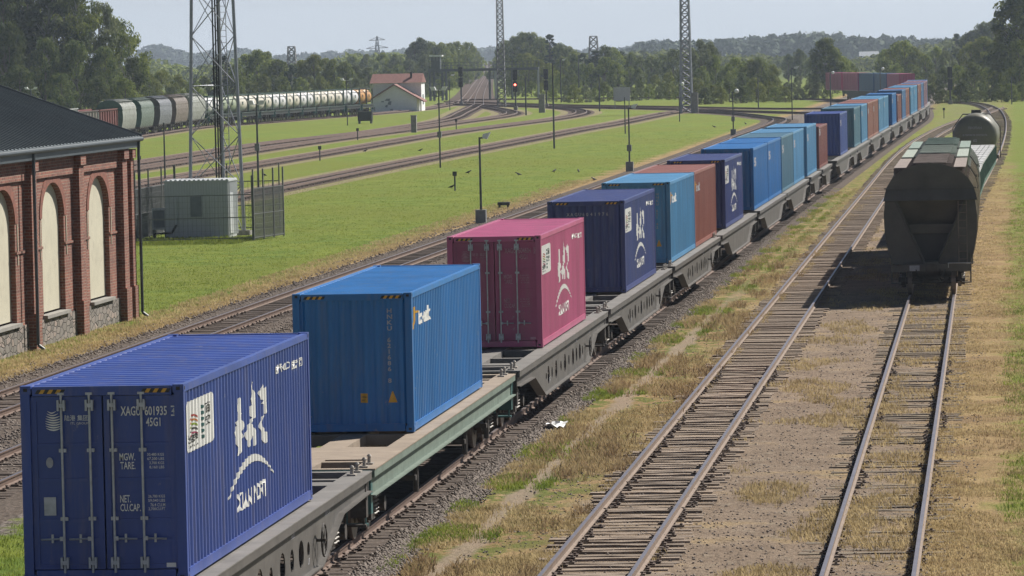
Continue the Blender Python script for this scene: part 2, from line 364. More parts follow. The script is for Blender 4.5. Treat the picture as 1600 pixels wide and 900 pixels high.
def track(name, pts, label, near=0, sleepers=None, rails=('rail_side', 'rail_top'), step=4., zs=-.18, spacing=.545, simple=False, group=None, cut=0, curs=3, ragged=.03, L=2.7):
    P = resample(pts, step); T, Nn = frames(P)
    root = empty(name, (float(P[0][0]), float(P[0][1]), 0), 0, label, 'railway track', group)
    ox, oy = P[0]
    for s in (-1, 1):
        b = MB(); secs = []
        for i in range(len(P)):
            c = P[i]+Nn[i]*s*.795
            sec = RAILSEC if not simple else [(-.06, -.18), (.06, -.18), (.04, 0), (-.04, 0)]
            secs.append([(c[0]+Nn[i][0]*a-ox, c[1]+Nn[i][1]*a-oy, z) for a, z in sec])
        b.sweep(secs)
        o = b.build('rail', [M[rails[0]], M[rails[1]]], root)
        top = [f.index for f in o.data.polygons if f.center.z > -.002 and f.normal.z > .5]
        for t in top: o.data.polygons[t].material_index = 1
    # sleepers
    if sleepers:
        D = np.r_[0, np.cumsum(np.linalg.norm(np.diff(P, axis=0), axis=1))]
        n = int(D[-1]/spacing); rr = random.Random(len(pts)*7+int(P[0][0]*3))
        meshes = []
        for k in range(curs):
            o = sleeper_mesh(k+3, L, .24, .14, True, ragged).build('sleeper', [M[sleepers], M['fixing']], root); meshes.append(o)
        rest = MB(); cnt = 0; sm = sleeper_mesh(99, L, .24, .14, False)
        for i in range(n):
            s = i*spacing + rr.uniform(-1, 1)*ragged
            x = np.interp(s, D, P[:, 0]); y = np.interp(s, D, P[:, 1]); tx = np.interp(s, D, T[:, 0]); ty = np.interp(s, D, T[:, 1])
            an = math.atan2(ty, tx)-math.pi/2 + rr.uniform(-1, 1)*ragged*.5; z = zs+rr.uniform(-1, 1)*ragged*.5
            off = rr.uniform(-1, 1)*ragged*2.5
            if y >= near and cnt < 100:
                base = meshes[cnt % curs]
                o = base if cnt < curs else base.copy()
                if cnt >= curs: COL.objects.link(o); o.parent = root
                o.location = (x-ox+off, y-oy, z); o.rotation_euler = (0, 0, an); cnt += 1
            else:
                ca, sa = math.cos(an), math.sin(an); hw = .12; hl = L/2
                q = [(-hl, -hw), (hl, -hw), (hl, hw), (-hl, hw)]
                q = [(x-ox+off+a*ca-c*sa, y-oy+a*sa+c*ca) for a, c in q]
                rest.hexa([(a, c, z-.12) for a, c in q]+[(a, c, z) for a, c in q])
        if rest.v: rest.build('sleepers', M[sleepers], root, fix=False, kind='stuff', label='the farther sleepers running on under the rails')
    return root, P

def xc(Y): return float(np.interp(Y, [0, 150, 300, 400, 490, 540, 565, 600, 660, 700, 730, 760, 790], [0, 0, .4, .95, 1.6, 2.0, 2.0, 1.5, .2, -2.2, -7.5, -14.5, -23]))
A_pts = [(xc(y), y) for y in (48, 100, 150, 200, 250, 300, 350, 400, 450, 490, 540, 570, 600, 640, 670, 700, 730, 760, 790)] + [(-36, 825), (-60, 860), (-90, 880)]
PA = resample(A_pts, 4)
berm('train_ballast', PA, 1.5, 1.95, -.205, -.252, M['ballast_dark'], kind='structure')
track('container_train_track', A_pts, 'track under the long container train with dark sleepers and grey ballast', near=74, sleepers='sleeper_dark', rails=('rail_side', 'rail_top_dull'), zs=-.18)
B_pts = [(-14.2, 70), (-14.0, 126), (-13.9, 180), (-13.7, 230), (-13.6, 280), (-13.7, 400), (-14.2, 470)]
B_pts += [tuple(G(x, y, 0)[:2]) for x, y in ((1218, 187), (1190, 181), (1150, 176.5), (1100, 173.5), (1060, 171.5))]
PB = resample(B_pts, 4)
berm('loop_ballast', PB, 1.75, 2.4, -.21, -.251, M['ballast_dark'], kind='structure')
track('loop_track', B_pts, 'dark railed track between the green field and the container train', near=112, sleepers='sleeper_dark', rails=('rail_side', 'rail_top'), zs=-.185)
C_pts = [(-9.6, 70), (-9.6, 108), (-9.5, 150), (-9.4, 230), (-9.4, 330), (-11, 400), (-13.9, 465)]
PC = resample(C_pts, 4)
berm('siding_ballast', PC, 1.7, 2.3, -.212, -.249, M['ballast_dark'], kind='structure')
track('hidden_siding_track', C_pts, 'track glimpsed left of the nearest navy container, next to the train', near=90, sleepers='sleeper_dark', zs=-.187)
X2 = lambda y: 6.146-.00411*y
X3 = lambda y: 11.093-.0042*y
t2 = [(X2(y), y) for y in (60, 120, 180, 240, 300)] + [(G(x, y, 0)[0]+.78, G(x, y, 0)[1]) for x, y in ((1375, 283), (1432, 232), (1456, 212))]
t2 = [(X2(y), y) for y in (60, 120, 180, 240, 300, 360)] + [(4.9, 420), (5.9, 480), (7.4, 530), (9.6, 585), (11.6, 640)]
track('timber_sleeper_track', t2, 'middle empty track on pale weathered timber sleepers, right of the container train', near=78, sleepers='sleeper_old', rails=('rail_side_light', 'rail_top'), zs=-.214, ragged=.045, spacing=.57, L=2.6)
t3 = [(X3(y), y) for y in (60, 120, 180, 230)] + [(10.3, 265), (10.85, 310), (11.4, 365), (11.8, 420), (12.0, 484), (11.8, 556), (10.8, 627), (8.5, 680), (4, 710)]
track('hopper_wagon_track', t3, 'rightmost track with buried sleepers, leading to the brown hopper wagon', near=78, sleepers='sleeper_buried', rails=('rail_side_light', 'rail_top'), zs=-.236, ragged=.05, spacing=.6)

def gp(l): return [tuple(G(x, y, 0)[:2]) for x, y in l]
far_tracks = [
 ([(-38.2, 150), (-38.2, 268), (-38.1, 380), (-37.2, 466)] + gp([(900, 201), (960, 191), (1010, 181), (1045, 174.5), (1080, 170.5), (1140, 168)]), 'nearest of the field tracks, just beyond the green field lawn'),
 ([(-51.4, 150), (-51.4, 337), (-51.3, 430)] + gp([(680, 208), (790, 193.5), (850, 186), (888, 180), (908, 174.5), (898, 169.5), (850, 165.5), (790, 163)]), 'field track that hooks round in a hairpin near the red signal'),
 ([(-60.4, 150), (-60.4, 388), (-61, 470)] + gp([(640, 200), (700, 191.5), (760, 183.5), (788, 179), (800, 175), (788, 170.5), (765, 166.5), (745, 164)]), 'field track with a tight hook left of the lattice mast'),
 ([(-64.5, 150), (-64.5, 400), (-65.5, 480)] + gp([(560, 206), (625, 197), (680, 188.5), (708, 182), (722, 175), (736, 168.5), (748, 162)]), 'field track swinging past the white hut to the junction'),
 ([(-85, 150), (-87, 400), (-88.5, 500)] + gp([(300, 198.5), (400, 190.5), (500, 182.5), (570, 177.5), (650, 170), (690, 164), (715, 159), (730, 153)]), 'track under the grey hopper and tank wagon train'),
 (gp([(690, 161), (760, 163.5), (850, 165.5), (1000, 168), (1100, 171), (1180, 173), (1300, 175), (1450, 168)]), 'main track running across in front of the trees'),
 (gp([(700, 158), (770, 160), (900, 163.5), (1060, 166), (1200, 168.5), (1330, 168)]), 'farther main track running across below the trees'),
 (gp([(722, 160), (735, 145), (744, 131), (752, 121), (760, 111), (766, 104.5), (770, 100.5)]), 'left track of the straight line running away to the horizon'),
 (gp([(748, 164), (750, 148), (756, 133), (761, 122), (766, 112), (771, 104.5), (774, 100.5)]), 'right track of the straight line running away to the horizon'),
]
for i, (p, lab) in enumerate(far_tracks):
    P = resample(p, 6)
    if i not in (7, 8):
        strip('track_verge', P, 3.1, -.246+i*.0006, M['ballast_edge'], kind='structure')
        strip('field_ballast', P, 1.95, -.236+i*.0012, M['ballast_far'], kind='structure')
    rt, _ = track('field_track', p, lab, near=1e9, sleepers='sleeper_dark' if i < 6 else None, rails=('rail_side', 'rail_top_dull'), simple=True, step=6, zs=-.16, spacing=.6, group='tracks fanning out across the yard', curs=0)
    P2 = P
l = MB()
Ledge = [(690, 165), (712, 148), (727, 131), (738, 118), (750, 107), (760, 100), (765, 97.5)]; Redge = [(790, 167), (772, 150), (770, 133), (772, 119), (776, 107.5), (779, 100.5), (780, 97.5)]
for i in range(len(Ledge)-1):
    q = [G(*Ledge[i], -.228), G(*Redge[i], -.228), G(*Redge[i+1], -.228), G(*Ledge[i+1], -.228)]
    l.quad(*[tuple(a) for a in q])
l.build('main_line_ballast', M['ballast_far'], fix=False, kind='structure')

# ---------------------------------------------------------------- lettering
def text_bm(s, size, bold=0., sx=1., shear=0.):
    c = bpy.data.curves.new('t', 'FONT'); c.body = s; c.size = size; c.offset = bold; c.shear = shear; c.resolution_u = 2
    o = bpy.data.objects.new('t', c); COL.objects.link(o)
    dg = bpy.context.evaluated_depsgraph_get(); me = bpy.data.meshes.new_from_object(o.evaluated_get(dg))
    bm = bmesh.new(); bm.from_mesh(me); bpy.data.objects.remove(o); bpy.data.curves.remove(c); bpy.data.meshes.remove(me)
    if sx != 1:
        for v in bm.verts: v.co.x *= sx
    return bm
PER, DEP = .278, .036
def prof(t, per=PER, dep=DEP):
    u = (t/per) % 1
    if u < .26: return 0
    if u < .50: return dep*(u-.26)/.24
    if u < .76: return dep
    return dep*(1-(u-.76)/.24)
def breaks(a, b, per=PER):
    out = []; k = math.floor(a/per)
    while k*per < b:
        for f in (0, .26, .50, .76):
            t = (k+f)*per
            if a < t < b: out.append(t)
        k += 1
    return out
def decal(bm, name, matl, parent, u0, v0, face, per=PER, dep=DEP, base=0., corr=True):
    """put a flat shape (in its own u,v plane) on a wall; face='side' (+x wall, u = y) or 'end' (-y wall, u = x)"""
    for v in bm.verts: v.co.x += u0; v.co.y += v0; v.co.z = 0
    if corr:
        lo = min(v.co.x for v in bm.verts); hi = max(v.co.x for v in bm.verts)
        for t in breaks(lo, hi, per):
            geom = bm.verts[:]+bm.edges[:]+bm.faces[:]
            bmesh.ops.bisect_plane(bm, geom=geom, plane_co=(t, 0, 0), plane_no=(1, 0, 0))
    for v in bm.verts:
        u, z = v.co.x, v.co.y; d = prof(u, per, dep) if corr else 0
        if face == 'side': v.co = Vector((base-d+.005, u, z))
        else: v.co = Vector((u, base+d-.005, z))
    me = bpy.data.meshes.new(name); bm.to_mesh(me); bm.free(); me.materials.append(matl)
    o = bpy.data.objects.new(name, me); COL.objects.link(o); o.parent = parent
    return o
def shape_bm(polys):
    bm = bmesh.new()
    for p in polys:
        tris = tessellate_polygon([[Vector((a, b, 0)) for a, b in p]]); vs = [bm.verts.new((a, b, 0)) for a, b in p]
        for t in tris:
            try: bm.faces.new([vs[i] for i in t])
            except ValueError: pass
    return bm
def arc_poly(cx, cz, rx, rz, a0, a1, w0, w1, n=14):
    o, i = [], []
    for k in range(n+1):
        t = k/n; a = rad(a0+(a1-a0)*t); ww = w0+(w1-w0)*t if True else 0
        ww = (w0*(1-t)+w1*t)
        o.append((cx+(rx+ww/2)*math.cos(a), cz+(rz+ww/2)*math.sin(a))); i.append((cx+(rx-ww/2)*math.cos(a), cz+(rz-ww/2)*math.sin(a)))
    return o+i[::-1]

# ---------------------------------------------------------------- containers
CL, CW = 12.192, 2.438
def corr_wall(b, axis, a0, a1, z0, z1, base, sgn, per, dep):
    """vertical corrugated sheet; axis 'y' -> wall at x=base, 'x' -> wall at y=base; sgn = outward direction"""
    ts = [a0]+breaks(a0, a1, per)+[a1]
    for t0, t1 in zip(ts, ts[1:]):
        d0, d1 = prof(t0+1e-6, per, dep), prof(t1-1e-6, per, dep)
        if axis == 'y': q = [(base-sgn*d0, t0, z0), (base-sgn*d1, t1, z0), (base-sgn*d1, t1, z1), (base-sgn*d0, t0, z1)]
        else: q = [(t0, base-sgn*d0, z0), (t1, base-sgn*d1, z0), (t1, base-sgn*d1, z1), (t0, base-sgn*d0, z1)]
        if (axis == 'y') != (sgn > 0): q = q[::-1]
        b.quad(*q)
EPER, EDEP = .24, .04
def container(matl, H=2.896, door=False, L=CL, detail=True, dmat=None):
    root = empty('shipping_container'); hl = L/2; hw = CW/2
    f = MB()
    for sx in (-1, 1):
        for sy in (-1, 1):
            x0, x1 = sorted((sx*hw, sx*(hw-.14))); y0, y1 = sorted((sy*hl, sy*(hl-.12)))
            f.box(x0, x1, y0, y1, .118, H-.118)
        x0, x1 = sorted((sx*hw, sx*(hw-.06)))
        f.box(x0, x1, -hl+.18, hl-.18, H-.115, H-.035); f.box(x0, x1, -hl+.18, hl-.18, .02, .17)
        x0, x1 = sorted((sx*(hw-.002), sx*(hw-.10))); f.box(x0, x1, -hl+.17, hl-.17, H-.035, H-.012)
    for sy in (-1, 1):
        y0, y1 = sorted((sy*(hl-.002), sy*(hl-.11)))
        f.box(-hw+.18, hw-.18, y0, y1, H-.15, H-.012); f.box(-hw+.18, hw-.18, y0, y1, .02, .17)
    f.box(-hw+.14, hw-.14, -hl+.12, hl-.12, .05, .12)
    for sx in (-1, 1):
        for sy in (-1, 1):
            for z in (0, H-.118):
                x0, x1 = sorted((sx*(hw+.003), sx*(hw-.16))); y0, y1 = sorted((sy*(hl+.003), sy*(hl-.178)))
                c = MB() if detail else f
                c.cur = 0; c.box(x0, x1, y0, y1, z, z+.118)
                if detail:
                    c.cur = 1; c.box(*sorted((sx*(hw+.005), sx*(hw-.01))), *sorted((sy*(hl-.06), sy*(hl-.12))), z+.035, z+.085)
                    c.box(*sorted((sx*(hw-.05), sx*(hw-.11))), *sorted((sy*(hl+.005), sy*(hl-.01))), z+.035, z+.085)
                    c.build('corner_casting', [matl, M['black']], root)
    f.build('frame', matl, root)
    for s in (-1, 1):
        b = MB(); corr_wall(b, 'y', -hl+.12, hl-.12, .17, H-.115, s*(hw-.012), s, PER, DEP); b.build('side_wall', matl, root, fix=False)
    b = MB(); per = .42; y = -hl+.11; zt = H-.022; pts = [y]
    n = int((L-.22)/per)
    for k in range(n):
        y0 = -hl+.11+k*(L-.22)/n; p = (L-.22)/n
        for f0, f1, z0, z1 in ((0, .30, zt, zt), (.30, .42, zt, zt-.022), (.42, .88, zt-.022, zt-.022), (.88, 1, zt-.022, zt)):
            b.quad((-hw+.1, y0+f0*p, z0), (hw-.1, y0+f0*p, z0), (hw-.1, y0+f1*p, z1), (-hw+.1, y0+f1*p, z1))
    b.build('roof', matl, root, fix=False)
    b = MB(); corr_wall(b, 'x', -hw+.14, hw-.14, .17, H-.15, hl-.03, 1, EPER, EDEP); b.build('end_wall', matl, root, fix=False)
    if not door:
        b = MB(); corr_wall(b, 'x', -hw+.14, hw-.14, .17, H-.15, -hl+.03, -1, EPER, EDEP); b.build('end_wall', matl, root, fix=False)
    else:
        for s in (-1, 1):
            d = MB(); x0, x1 = sorted((s*.012, s*(hw-.145)))
            yf = -hl+.045; zb, zt2 = .18, H-.16
            # raised frame and horizontal ribs around recessed panels
            d.box(x0, x0+.085, yf, yf+.05, zb, zt2); d.box(x1-.085, x1, yf, yf+.05, zb, zt2)
            zz = [zb+.02+i*(zt2-zb-.04)/5 for i in range(6)]
            zz = [zb, .60, .90, 1.50, 2.02, zt2]
            for k, z in enumerate(zz):
                h = .05 if 0 < k < 5 else .07
                z0, z1 = (z, z+h) if k == 0 else ((z-h, z) if k == 5 else (z-h/2, z+h/2))
                d.box(x0+.086, x1-.086, yf+.001, yf+.05, z0, z1)
            d.box(x0+.08, x1-.08, yf+.022, yf+.045, zb+.03, zt2-.03)
            do = d.build('door', dmat or matl, root)
            for xx in ((-.61, -.19) if s < 0 else (.145, .585)):
                r = MB(); yr = -hl-.005
                r.tube((xx, yr, .13), (xx, yr, H-.12), .019, None, 8)
                for z in (.93, 1.94): r.box(xx-.05, xx+.06, yr+.002, yf+.003, z-.025, z+.025)
                for z in (.20, H-.37): 
                    r.box(xx-.06, xx-.028, yr-.03, yf+.003, z, z+.16); r.box(xx+.028, xx+.06, yr-.03, yf+.003, z, z+.16); r.box(xx-.027, xx+.027, yr-.025, yf+.003, z+.05, z+.11)
                r.box(xx-.05, xx+.05, yr-.02, -hl+.05, H-.135, H-.10)
                r.build('lock_rod', M['galv'], do)
                hd = MB(); hx = s; z = .64
                hd.bar((xx, yr-.035, z), (xx+hx*.34, yr-.03, z-.01), .02); hd.box(min(xx, xx+hx*.06), max(xx, xx+hx*.06), yr-.05, yr-.01, z-.03, z+.03)
                hd.tube((xx+hx*.17, yr-.02, z-.06), (xx+hx*.17, yr-.02, z+.065), .02, None, 6)
                hd.build('door_handle', M['galv'], do)
    if detail:
        for s in (-1, 1):
            w_ = MB()
            for k in range(7):
                w_.cur = k % 2
                x0 = s*(hw-.22) if s < 0 else hw-.22-.42
                a = x0+k*.06; z0, z1 = H-.115, H-.055
                w_.quad((a, -hl-.006+.004, z0), (a+.06, -hl-.002, z0), (a+.10, -hl-.002, z1), (a+.04, -hl-.002, z1))
            w_.build('warning_stripe', [M['black'], M['yellow']], root, fix=False)
    return root
def lay(root, Y0, L=CL, dz=1.5, label=None):
    """stand a container on the train with its near end at Y0, turned along the track"""
    a, b = xc(Y0), xc(Y0+L)
    root.location = ((a+b)/2, Y0+L/2, dz); root.rotation_euler = (0, 0, -math.atan2(b-a, L)); tag(root, label, 'container', 'containers riding on the long train')
    return root
HL = CL/2
def fit(sx, u0, u1, z0, z1, bold=.0):
    bm = text_bm(sx, .2, bold); X = [v.co.x for v in bm.verts]; Y = [v.co.y for v in bm.verts]; a, b, c, d = min(X), max(X), min(Y), max(Y)
    for v in bm.verts: v.co.x = u0+(v.co.x-a)/(b-a)*(u1-u0); v.co.y = z0+(v.co.y-c)/(d-c)*(z1-z0)
    return bm
CH1 = [(-1.11, 2.32), (-.96, 2.27), (-.9, 2.22), (-1.05, 2.16), (-.94, 2.09), (-.86, 2.04), (-1.07, 2.0), (-.9, 1.95), (-.79, 1.9), (-.74, 1.84), (-.9, 1.76), (-.82, 1.68), (-.91, 1.63), (-.94, 1.49), (-1.15, 1.43), (-1.41, 1.42), (-1.37, 1.55), (-1.48, 1.64), (-1.6, 1.73), (-1.68, 1.81), (-1.55, 1.87), (-1.4, 1.89), (-1.45, 1.95), (-1.3, 2.0), (-1.24, 2.05), (-1.37, 2.12), (-1.36, 2.22), (-1.26, 2.27)]
CH2 = [(.11, 2.5), (.25, 2.46), (.18, 2.37), (.44, 2.23), (.52, 2.18), (.38, 2.12), (.49, 1.97), (.48, 1.9), (.11, 1.86), (-.03, 1.82), (.27, 1.72), (.49, 1.61), (.47, 1.47), (.23, 1.43), (.17, 1.56), (.02, 1.62), (-.08, 1.5), (-.31, 1.46), (-.39, 1.56), (-.56, 1.6), (-.64, 1.7), (-.45, 1.78), (-.26, 1.84), (-.07, 1.88), (.02, 1.91), (-.23, 2.0), (-.23, 2.05), (.02, 2.11), (-.02, 2.21), (.04, 2.29), (.01, 2.41)]
CH3 = [(1.14, 2.36), (1.28, 2.27), (1.47, 2.3), (1.55, 2.21), (1.58, 2.13), (1.43, 2.06), (1.61, 1.99), (1.63, 1.87), (1.31, 1.86), (1.12, 1.82), (1.07, 1.75), (1.09, 1.67), (1.36, 1.57), (1.6, 1.54), (1.62, 1.41), (1.34, 1.38), (1.1, 1.42), (1.0, 1.53), (.9, 1.6), (.76, 1.7), (.83, 1.78), (1.12, 1.85), (1.28, 1.89), (1.33, 2.01), (1.06, 2.05), (1.16, 2.1), (.88, 2.14), (.77, 2.24), (.81, 2.28), (1.03, 2.27)]
def side_logo(root, mk, panel=True, lo=1.):
    X = CW/2-.012; B = lambda bm, nm, mt: decal(bm, nm, mt, root, 0, 0, 'side', base=X)
    u0, u1, z0, z1 = -5.84, -3.52, 1.85, 2.60
    B(shape_bm([[(u0+.06, z0), (u1-.12, z0), (u1, z0+.06), (u1, z1-.05), (u1-.12, z1), (u0+.06, z1), (u0, z1-.05), (u0, z0+.05)]]), 'logo_panel', M['white'])
    cols = [(.35, .06, .05), (.45, .16, .04), (.24, .33, .04), (.05, .05, .05), (.35, .06, .12)]
    for k in range(5):
        cm = M.get('stripe%d' % k) or mat('logo_stripe_colour', cols[k], var=.05); M['stripe%d' % k] = cm
        decal(shape_bm([arc_poly(-5.25, 2.22-.055*k, .40, .16-.01*k, 40, 140, .03, .03, 6)]), 'logo_stripe', cm, root, 0, 0, 'side', base=X+.003)
    decal(shape_bm([ellipse(-4.5+.04*(i % 2), 2.44-.09*i, .14, .028, 8) for i in range(6)]), 'logo_stripe', M['teal_dark'], root, 0, 0, 'side', base=X+.003)
    decal(fit('长安号', -5.70, -4.80, 1.97, 2.10, .004), 'logo_writing', M['black'], root, 0, 0, 'side', base=X+.003)
    decal(fit('CHANG AN', -5.70, -4.80, 1.91, 1.945), 'logo_writing', M['black'], root, 0, 0, 'side', base=X+.003)
    decal(fit('西', -4.2, -3.85, 2.32, 2.47, .003), 'logo_writing', M['black'], root, 0, 0, 'side', base=X+.003); decal(fit('安', -4.2, -3.85, 2.14, 2.29, .003), 'logo_writing', M['black'], root, 0, 0, 'side', base=X+.003)
    for c_ in (CH1, CH2, CH3): B(shape_bm([c_]), 'brush_character', mk)
    ou, inn = [], []
    for k in range(25):
        t = k/24; u = -2.34+4.45*t; z = .80+.46*math.sin(math.pi*t)**.8; w_ = .018+.045*math.sin(math.pi*min(1, t*1.15))**.7; ou.append((u, z+w_)); inn.append((u, z-w_))
    B(shape_bm([ou+inn[::-1]]), 'arch_emblem', mk)
    B(fit("XI'AN PORT", -1.52, 1.32, .53, .83, .006), 'port_lettering', mk)
    B(fit('时代·GLO', 2.5, 4.0, 2.41, 2.56, .003), 'line_lettering', mk); B(fit('陆港网', 4.2, 5.35, 2.37, 2.52, .003), 'line_lettering', mk)
def door_marks(root, mk, num, chk, full=True):
    Y = -HL+.047
    def E(bm, nm, mt=mk): return decal(bm, nm, mt, root, 0, 0, 'end', base=Y-.003, corr=False)
    E(fit('XAGU', .27, .565, 2.44, 2.58, .003), 'code_lettering'); E(fit(num, .63, .96, 2.44, 2.58, .003), 'code_lettering')
    E(fit('45G1', .645, .86, 2.28, 2.41, .003), 'code_lettering')
    E(shape_bm([[(1.02, 2.43), (1.085, 2.43), (1.085, 2.45), (1.02, 2.45)], [(1.02, 2.56), (1.085, 2.56), (1.085, 2.58), (1.02, 2.58)]]), 'check_digit_box'); E(fit(chk, 1.03, 1.075, 2.46, 2.55, .003), 'check_digit')
    E(fit('MGW.', .235, .47, 1.78, 1.89, .003), 'weight_lettering'); E(fit('TARE.', .245, .47, 1.65, 1.76, .003), 'weight_lettering')
    E(fit('NET.', .23, .39, 1.16, 1.27, .003), 'weight_lettering'); E(fit('CU.CAP.', .23, .535, 1.03, 1.14, .003), 'weight_lettering')
    for k, s in enumerate(('30,480 KGS', '67,200 LBS', '3,700 KGS', '8,160 LBS')): E(fit(s, .65+(.03 if k > 1 else 0), .90, 1.838-.062*k, 1.886-.062*k, .001), 'weight_figures')
    for k, s in enumerate(('26,780 KGS', '59,040 LBS', '76.4 CU.M', '2,700CU.FT')): E(fit(s, .65+(.03 if k == 2 else 0), .90, 1.222-.062*k, 1.27-.062*k, .001), 'weight_figures')
    E(shape_bm([[(.90, .20), (1.04, .20), (1.04, .265), (.90, .265)]]), 'maker_plate')
    polys = []
    for k in range(8):
        t = k/7; u = -.76+.015*math.sin(t*3); wl = .035+.09*math.sin(math.pi*(.10+t*.60)); z = 2.52-.036*k
        o, n_ = [], []
        for j in range(9):
            q = j/8; x = u-wl+2*wl*q+t*.02; zz_ = z-.028*math.sin(math.pi*q); th = .003+.009*math.sin(math.pi*q)*(1 if t > .2 else .7); o.append((x, zz_+th)); n_.append((x, zz_-th))
        polys.append(o+n_[::-1])
    E(shape_bm(polys), 'globe_emblem')
    E(fit('陆港', -.57, -.41, 2.375, 2.46, .001), 'company_lettering'); E(fit('集团', -.38, -.215, 2.375, 2.46, .001), 'company_lettering'); E(fit('ITL GROUP', -.48, -.215, 2.32, 2.355, .0), 'company_lettering')
    if full:
        E(shape_bm([ellipse(-.81, 1.76, .055, .08, 14)]), 'round_seal', M['white_dull'])
        E(shape_bm([[(-.91, .98), (-.73, .98), (-.73, 1.25), (-.91, 1.25)]]), 'data_plate', M['galv'])
def spoke_logo(root, mk, big=1.):
    X = CW/2-.012
    decal(shape_bm([[(-6.0, 2.08), (-5.85, 2.06), (-5.6, 2.13), (-5.45, 2.28), (-5.38, 2.37), (-4.85, 2.36), (-4.85, 2.40), (-5.40, 2.42), (-5.5, 2.52), (-5.62, 2.50), (-5.60, 2.38), (-5.72, 2.26), (-5.9, 2.16)]]), 'yellow_swoosh', M['yellow'], root, 0, 0, 'side', base=X)
    decal(fit('toezk', -4.95, -2.95, 2.10, 2.42, .01), 'side_lettering', mk, root, 0, 0, 'side', base=X)

names = {}
cA = lay(container(M['navy'], door=True), 66.64, label='nearest container, navy blue with white lock rods and door lettering XAGU 601935')
door_marks(cA, M['white'], '601935', '4'); side_logo(cA, M['white'])
cB = lay(container(M['blue'], H=2.83), 92.6, label='bright blue container second from the front, with a yellow warning triangle on its end')
spoke_logo(cB, M['white'])
Yv = -HL+.03
for k, ch in enumerate('HNKU 621686 8'):
    if ch != ' ': decal(text_bm(ch, .125, .003, 1.25), 'code_lettering', M['white_dull'], cB, .70, 2.42-.118*k, 'end', per=EPER, dep=EDEP, base=Yv)
decal(shape_bm([[(.13, .60), (.28, .60), (.28, .79), (.13, .79)]]), 'yellow_sticker', M['yellow'], cB, 0, 0, 'end', per=EPER, dep=EDEP, base=Yv)
decal(shape_bm([[(.70, .60), (.88, .60), (.80, .83), (.78, .83)]]), 'warning_triangle', M['yellow'], cB, 0, 0, 'end', per=EPER, dep=EDEP, base=Yv)
decal(text_bm('HIGH', .05, .001, 1), 'sticker_lettering', M['black'], cB, .15, .70, 'end', per=EPER, dep=EDEP, base=Yv-.003)
decal(text_bm('9\'6"', .05, .001, 1), 'sticker_lettering', M['black'], cB, .15, .63, 'end', per=EPER, dep=EDEP, base=Yv-.003)
cC = lay(container(M['maroon'], door=True, dmat=paint('maroon_door_painted_shade', (.33, .06, .14))), 118.56, label='pinkish maroon container, third from the front, doors towards the footbridge')  # door maroon is darkened, the shade of this end put into its colour
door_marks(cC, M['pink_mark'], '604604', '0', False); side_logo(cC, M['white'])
cD = lay(container(M['navy_dull']), 144.67, label='dull navy container behind the maroon one, number across the top of its end')
side_logo(cD, M['white'])
for k, ch in enumerate('XAGU6041976'):
    decal(text_bm(ch, .15, .003, .9), 'code_lettering', M['white_dull'], cD, -.62+.125*k, 2.42, 'end', per=EPER, dep=EDEP, base=Yv)
cE = lay(container(M['light_blue']), 163.73, label='streaky light blue container directly in front of the nearest brown one')
spoke_logo(cE, M['white'])
for k, ch in enumerate('HNKU 621 42'):
    if ch != ' ': decal(text_bm(ch, .125, .003, 1.2), 'code_lettering', M['white_dull'], cE, .70, 2.42-.118*k, 'end', per=EPER, dep=EDEP, base=Yv)
decal(shape_bm([[(.70, .60), (.88, .60), (.80, .83), (.78, .83)]]), 'warning_triangle', M['yellow'], cE, 0, 0, 'end', per=EPER, dep=EDEP, base=Yv)
cF = lay(container(M['brown']), 176.0, label='nearest brown red container, butted against the streaky light blue one')
spoke_logo(cF, M['white_dull'])
cG = lay(container(M['navy_dull']), 194.2, label='navy container with white arch emblem standing just behind the nearest brown one')
side_logo(cG, M['white'])
def small_mark(root, mk=None, s=.6):
    decal(fit('5', -5.2, -3.6, 2.0, 2.42, .01), 'side_lettering', mk or M['white_dull'], root, 0, 0, 'side', base=CW/2-.012)
protos = {k: container(M[k], detail=False) for k in ('blue', 'light_blue', 'steel_blue', 'teal', 'brown', 'mauve', 'navy')}
protos['brown_low'] = container(M['brown_dark'], H=2.591, detail=False)
for p in protos.values(): small_mark(p)
used = set()
rows = [(214.9, 'blue', 'blue container behind the third navy one, first of four standing end to end'),
 (227.3, 'blue', 'blue container second in the row of four standing end to end'),
 (240.2, 'teal', 'grey teal container third in the row of four standing end to end'),
 (252.6, 'light_blue', 'pale blue container last in the row of four standing end to end'),
 (268.5, 'light_blue', 'pale blue container standing alone right before the low dark red one'),
 (284.5, 'brown_low', 'low dark red container just ahead of the fourth navy one'),
 (316.5, 'navy', 'fourth navy container from the front, halfway along the train'),
 (341.0, 'teal', 'grey teal container just behind the fourth navy one'),
 (355.5, 'light_blue', 'pale blue container directly before the pair of brown ones halfway along'),
 (369.0, 'brown', 'nearer of the pair of brown containers halfway along the train'),
 (381.5, 'brown', 'farther of the pair of brown containers halfway along the train'),
 (395.0, 'light_blue', 'pale blue container just behind the pair of brown ones'),
 (407.6, 'light_blue', 'pale blue container second behind the pair of brown ones'),
 (430.0, 'blue', 'saturated blue container before the small dark red one far along the train'),
 (446.0, 'brown_low', 'small dark red container far along the train behind the saturated blue one'),
 (460.5, 'steel_blue', 'steel blue container just behind the far small dark red one'),
 (473.0, 'brown', 'brown container between two blue ones far along the train'),
 (490.0, 'light_blue', 'pale blue container seventh from the bend at the far end of the straight'),
 (503.0, 'light_blue', 'pale blue container sixth from the bend at the far end of the straight'),
 (518.0, 'brown', 'brown container fifth from the bend at the far end of the straight'),
 (531.0, 'steel_blue', 'steel blue container fourth from the bend at the far end of the straight'),
 (545.0, 'mauve', 'mauve container third from the bend at the far end of the straight'),
 (558.0, 'mauve', 'mauve container second from the bend at the far end of the straight'),
 (571.0, 'steel_blue', 'steel blue container standing last before the bend of the train')]
